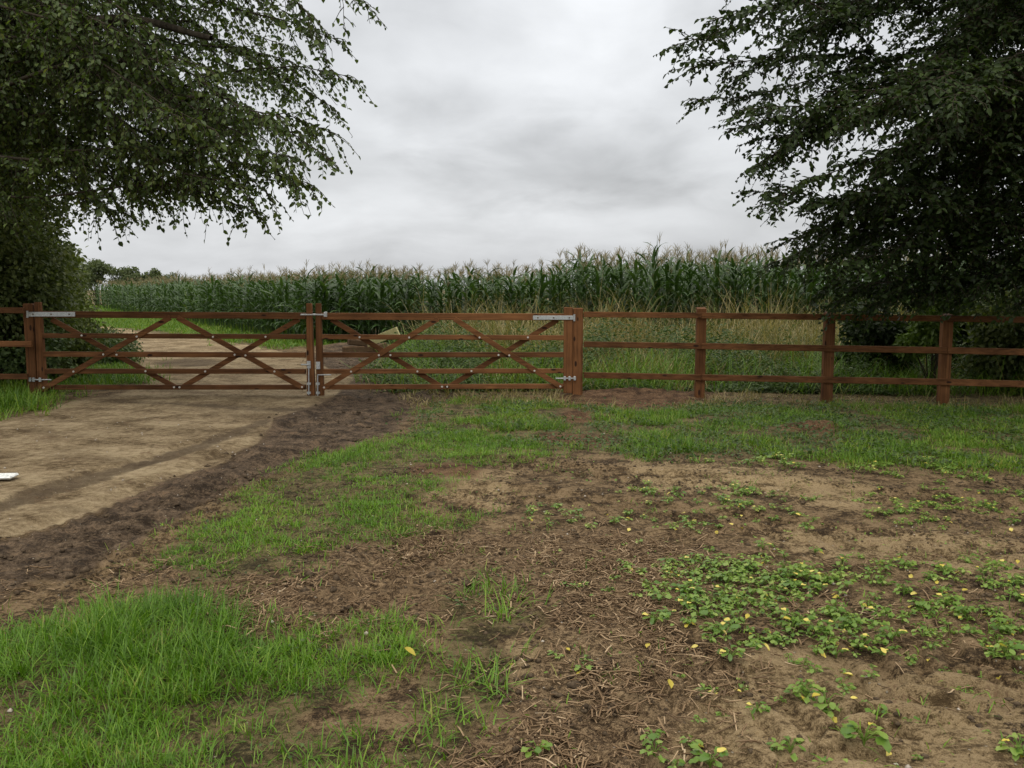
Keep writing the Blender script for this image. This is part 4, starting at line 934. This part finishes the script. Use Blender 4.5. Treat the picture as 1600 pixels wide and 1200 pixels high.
# ------------------------------------------------------------------ straw, crumbs of soil, stones
def straw_obj(name, polys, dens, seed, label, thin, ln=(.015, .13), w=.0026):
    g = np.random.default_rng(seed); x, y = scatter(polys, dens, 1.0, seed=seed)
    k_ = thin(x, y) > g.random(len(x)); x, y = x[k_], y[k_]; n = len(x)
    a = g.uniform(0, 6.28, n)+2.0*fbm(x, y, 3, 2, seed); L = g.uniform(*ln, n)*g.random(n)**.5; el = np.abs(g.normal(0, .22, n))
    d = np.stack([np.cos(a)*np.cos(el), np.sin(a)*np.cos(el), np.sin(el)], 1); s = np.stack([-np.sin(a), np.cos(a), 0*a], 1); up = np.cross(d, s)*-1
    c = np.stack([x, y, gz(x, y)+.008+.016*g.random(n)], 1); ww = (w*g.uniform(.5, 1.5, n))[:, None]
    b0 = c-d*L[:, None]/2; b1 = c+d*L[:, None]/2; bnd = up*(L*g.normal(0, .06, n))[:, None]; cm = c+bnd
    V = np.stack([b0-s*ww, b0+s*ww, b0+up*ww*1.4, cm-s*ww, cm+s*ww, cm+up*ww*1.4, b1-s*ww, b1+s*ww, b1+up*ww*1.4], 1).reshape(-1, 3)
    kk = np.arange(n)[:, None]*9
    q = np.concatenate([kk+np.array([[i0, i1, i1+3, i0+3]]) for i0, i1 in ((0, 1), (1, 2), (2, 0), (3, 4), (4, 5), (5, 3))], 1).reshape(-1, 4)
    rn = np.clip(g.normal(.45, .3, n), 0, 1)
    tag(link(mesh_np(name, V, [q], M['straw'], {'rnd': np.repeat(rn, 6)}), name), label, 'straw', kind='stuff'); print(name, n)
straw_obj('straw_litter', [STRAW], 3600, 51, 'broken straw stubble littering the brown soil', lambda x, y: sst(.45, .68, .5*fbm(x, y, 1.7, 3, 211)+.5*fbm(x, y, 6, 3, 212))+.03)
straw_obj('straw_litter', [[(500, 830), (1700, 830), (1700, 1260), (600, 1260)], [(0, 880), (420, 870), (420, 960), (0, 960)]], 900, 52, 'sparse straw bits over the bare soil on the right', lambda x, y: sst(.44, .70, .5*fbm(x, y, 1.7, 3, 213)+.5*fbm(x, y, 6, 3, 214))+.05)
def crumbs(name, polys, dens, size, mat, seed, label, cat, thin=None):
    g = np.random.default_rng(seed); x, y = scatter(polys, dens, 1.0, seed=seed)
    if thin is not None:
        k_ = thin(x, y) > g.random(len(x)); x, y = x[k_], y[k_]
    n = len(x); r = size*(.35+g.random(n)**3*1.4)
    oct_ = np.array([[1, 0, 0], [.3, .9, .1], [-.8, .5, 0], [-.7, -.7, .05], [.4, -.9, 0], [.1, .05, .75], [0, 0, -.5]])
    a = g.uniform(0, 6.28, n); ca, sa = np.cos(a), np.sin(a)
    jit = oct_[None]*g.uniform(.7, 1.3, (n, 7, 3))
    X = jit[..., 0]*ca[:, None]-jit[..., 1]*sa[:, None]; Y = jit[..., 0]*sa[:, None]+jit[..., 1]*ca[:, None]
    V = np.stack([X, Y, jit[..., 2]], -1)*r[:, None, None]+np.stack([x, y, gz(x, y)+r*.15], 1)[:, None]
    kk = np.arange(n)[:, None]*7
    t = np.concatenate([kk+np.array([[i, (i+1) % 5, 5]]) for i in range(5)]+[kk+np.array([[(i+1) % 5, i, 6]]) for i in range(5)], 1).reshape(-1, 3)
    me = mesh_np(name, V.reshape(-1, 3), [t], mat)
    tag(link(me, name), label, cat, kind='stuff'); print(name, n)
b = MatB('soil_crumb'); g_ = b.noise(b.coord('Object'), 40, 4); M['crumb'] = b.done(b.bsdf(b.ramp(g_, [(.3, (.040, .028, .019)), (.7, (.12, .088, .056))]), .95, .1).outputs[0])
SOIL = [[(0, 860), (700, 640), (1100, 720), (1700, 740), (1700, 1270), (500, 1270), (640, 1000), (0, 960)]]
crumbs('soil_crumbs', SOIL, 900, .011, M['crumb'], 61, 'loose crumbs and clods of brown soil', 'soil', patch(2.0, .35, .7, 221))
crumbs('soil_crumbs', [STRAW, MUD], 90, .020, M['crumb'], 63, 'larger broken clods of soil among the straw and mud', 'soil', patch(2.6, .42, .7, 222))
crumbs('stones', [[(0, 660), (500, 640), (1700, 700), (1700, 1270), (0, 1270)]], 12, .008, M['stone'], 62, 'small pale stones scattered over the soil', 'stones')

# ------------------------------------------------------------------ seedlings and fallen leaves
def seedling_mesh(seed, nl, size, yellow):
    g = np.random.default_rng(seed); Vs, Qs, mi, rn, off = [], [], [], [], 0; st = []
    for i in range(nl):
        az = i*2.4+g.normal(0, .4); h = size*g.uniform(.35, 1.0); out_ = size*g.uniform(.25, .75)
        d = np.array([math.cos(az), math.sin(az), 0]); p0 = np.zeros(3); p1 = d*out_*.6+np.array([0, 0, h*.85])
        st.append((bez(p0, p0+np.array([0, 0, h*.6]), p1, 4), np.array([.003, .0025, .002, .002])))
        L = size*g.uniform(.28, .58); W = L*g.uniform(.6, .95); a = unit(d+np.array([0, 0, g.uniform(-.35, .5)])); s = np.cross(a, [0, 0, 1.0]); s /= np.linalg.norm(s); nn = np.cross(s, a)
        fr = np.array([0, .18, .42, .68, .88, 1.0]); wd = np.array([.06, .55, .95, 1.0, .66, .12])*.5*W; cu_ = -.35*L*fr**2*g.uniform(.2, 1.2)
        c = p1+a*(fr*L)[:, None]+nn*cu_[:, None]; wav = g.normal(0, .10, 6)*W; wd = wd*g.uniform(.7, 1.15, 6)
        A = c-s*wd[:, None]+nn*(.16*wd+wav)[:, None]; C_ = c+s*wd[:, None]+nn*(.16*wd-wav)[:, None]
        Vs.append(np.stack([A, c, C_], 1).reshape(-1, 3)); k_ = np.arange(5)[:, None]*3
        Qs.append(np.concatenate([k_+np.array([[0, 1, 4, 3]]), k_+np.array([[1, 2, 5, 4]])], 1).reshape(-1, 4)+off); off += 18
        mi += [1 if i < yellow else 0]*10; rn += [g.random()]*10
    sv, sf = tubes(st, 3); Qs.append(sf+off); Vs.append(sv); mi += [0]*len(sf); rn += [.6]*len(sf)
    return mesh_np('seedling', np.concatenate(Vs), [np.concatenate(Qs)], [M['seed'], M['seedy']], {'rnd': rn}, True, mi)
SM = [seedling_mesh(700+i, n_, s_, y_) for i, (n_, s_, y_) in enumerate(((9, .085, 0), (12, .10, 0), (8, .075, 1), (13, .105, 1), (10, .09, 0), (6, .06, 0), (9, .10, 0), (15, .12, 1)))]
gS = np.random.default_rng(90); cand = []
for polys, dens, sc, th in (([SEED_MAIN], 210, .70, (.25, .54)), (SEED_LOW, 60, .72, (.38, .55)), (SEED_MID, 90, .62, (.36, .62)),
                            ([[(850, 850), (1250, 850), (1640, 1050), (1640, 1240), (880, 1240)]], 36, .46, (.38, .66))):
    x, y = scatter(polys, dens, .7, seed=int(dens*7))
    k_ = sst(*th, .5*fbm(x, y, 1.5, 3, 231)+.5*fbm(x, y, 3.6, 3, 235)) > gS.random(len(x))
    cand += [(a_, c_, sc) for a_, c_ in zip(x[k_], y[k_])]
spec = [(1350, 1165, 1.2), (1100, 1085, .85), (1235, 1170, .8), (1590, 1185, 1.05), (1110, 1190, 1.0), (840, 1190, .9), (1290, 1100, 1.0), (1370, 1110, .9)]
cand = [(a_, c_, s_) for a_, c_, s_ in cand if -60 < W2P(a_, c_)[0] < 1680 and W2P(a_, c_)[1] < 1240]
cand.sort(key=lambda t: t[1]); print('seedlings', len(cand))
for u, v, s_ in spec: g0 = G(u, v); cand.insert(0, (g0[0], g0[1], s_))
for i, (x_, y_, s_) in enumerate(cand[:300]):
    o = tag(link(SM[7 if s_ > 1.02 else gS.integers(7)], 'seedling', None, (x_, y_, float(gz(x_, y_))-.003), gS.uniform(0, 6.28)),
            'young leafy crop seedling with rounded green leaves in the bare soil on the right', 'seedling', 'young crop seedlings in the bare soil')
    s2 = s_*gS.uniform(.6, 1.2); o.scale = (s2, s2, s2*gS.uniform(.75, 1.05))
# the ones beyond, too small to count: ground cover
x, y = scatter([SEED_STRIP], 60, .8, seed=93); far_ = cand[300:]
k_ = sst(.36, .55, fbm(x, y, 1.4, 3, 233)) > gS.random(len(x)); x, y = x[k_], y[k_]
cover = [(a_, c_, .75) for a_, c_ in zip(x, y)]+far_
SG = []
for me in SM:
    v = np.zeros(len(me.vertices)*3, np.float32); me.vertices.foreach_get('co', v); f = np.array([list(p_.vertices) for p_ in me.polygons])
    r_ = np.array([d_.value for d_ in me.attributes['rnd'].data]); mi_ = np.array([p_.material_index for p_ in me.polygons]); SG.append((v.reshape(-1, 3), f, r_, mi_))
Vs, Fs, rs, ms, off = [], [], [], [], 0
for x_, y_, s_ in cover:
    v, f, r_, m_ = SG[gS.integers(7)]; a = gS.uniform(0, 6.28); s2 = s_*gS.uniform(.6, 1.2); ca, sa = math.cos(a)*s2, math.sin(a)*s2
    Vs.append(np.stack([v[:, 0]*ca-v[:, 1]*sa+x_, v[:, 0]*sa+v[:, 1]*ca+y_, v[:, 2]*s2*.9+float(gz(x_, y_))-.003], 1)); Fs.append(f+off); off += len(v)
    rs.append(np.clip(r_+gS.normal(0, .15), 0, 1)); ms.append(m_)
tag(link(mesh_np('ground_cover', np.concatenate(Vs), [np.concatenate(Fs)], [M['seed'], M['seedy']], {'rnd': np.concatenate(rs)}, True, np.concatenate(ms)), 'ground_cover'), 'leafy young plants covering the soil farther back, along the edge of the verge', 'ground cover', kind='stuff')
print('cover', len(cover))

def yleaf(seed):
    g = np.random.default_rng(seed); fr = np.array([0, .2, .45, .7, .9, 1.0]); wd = np.array([.05, .5, .95, .9, .5, .05])*.5
    c = np.stack([fr, 0*fr, .10*np.sin(fr*3)+.02], 1); s = np.array([0, 1.0, 0])
    A = c-s*wd[:, None]*.62+np.array([0, 0, .14])*g.uniform(.3, 1.5); C_ = c+s*wd[:, None]*.62+np.array([0, 0, .12])*g.uniform(.3, 1.5)
    k_ = np.arange(5)[:, None]*3
    return mesh_np('fallen_leaf', np.stack([A, c, C_], 1).reshape(-1, 3), [np.concatenate([k_+np.array([[0, 1, 4, 3]]), k_+np.array([[1, 2, 5, 4]])], 1).reshape(-1, 4)], M['seedy'], {'rnd': np.full(10, g.random())}, True)
YM = [yleaf(s) for s in range(5)]
ylist = [(648, 1044), (884, 1021), (797, 1046), (1131, 984), (1134, 1000), (1175, 994), (1165, 985), (1117, 1087), (1147, 1080), (1200, 1036), (1048, 1082), (985, 810), (1158, 817), (1065, 806), (948, 811), (1160, 830), (1120, 832), (1140, 820), (1042, 787), (985, 832),
         (1301, 937), (1235, 985), (1265, 984), (1320, 988), (1433, 940), (1512, 925), (1540, 1003), (1571, 1030), (1482, 819), (1580, 830), (1497, 978), (1355, 952), (1325, 1012), (1375, 1024), (1318, 1049), (1250, 1098), (1268, 1115), (1385, 1178), (1340, 1100), (1562, 1065), (1450, 1035), (1590, 880), (1420, 910), (1250, 812), (1080, 1010), (1010, 1030)]
for i, (u, v) in enumerate(ylist):
    g0 = G(u, v); s_ = float(gS.uniform(.022, .045))*(1.25 if i == 0 else 1)
    lab = 'single bright yellow leaf lying alone on bare soil beside the bottom-centre grass' if i == 0 else 'yellowed fallen leaf lying among the seedlings on the soil'
    o = tag(link(YM[i % 5], 'fallen_leaf', None, (g0[0], g0[1], float(gz(*g0))+(.02 if i % 3 else .05)), gS.uniform(0, 6.28)), lab, 'leaf', 'fallen yellow leaves')
    o.scale = (s_, s_, s_); o.rotation_euler = (gS.normal(0, .35), gS.normal(0, .35)-.1, o.rotation_euler[2])
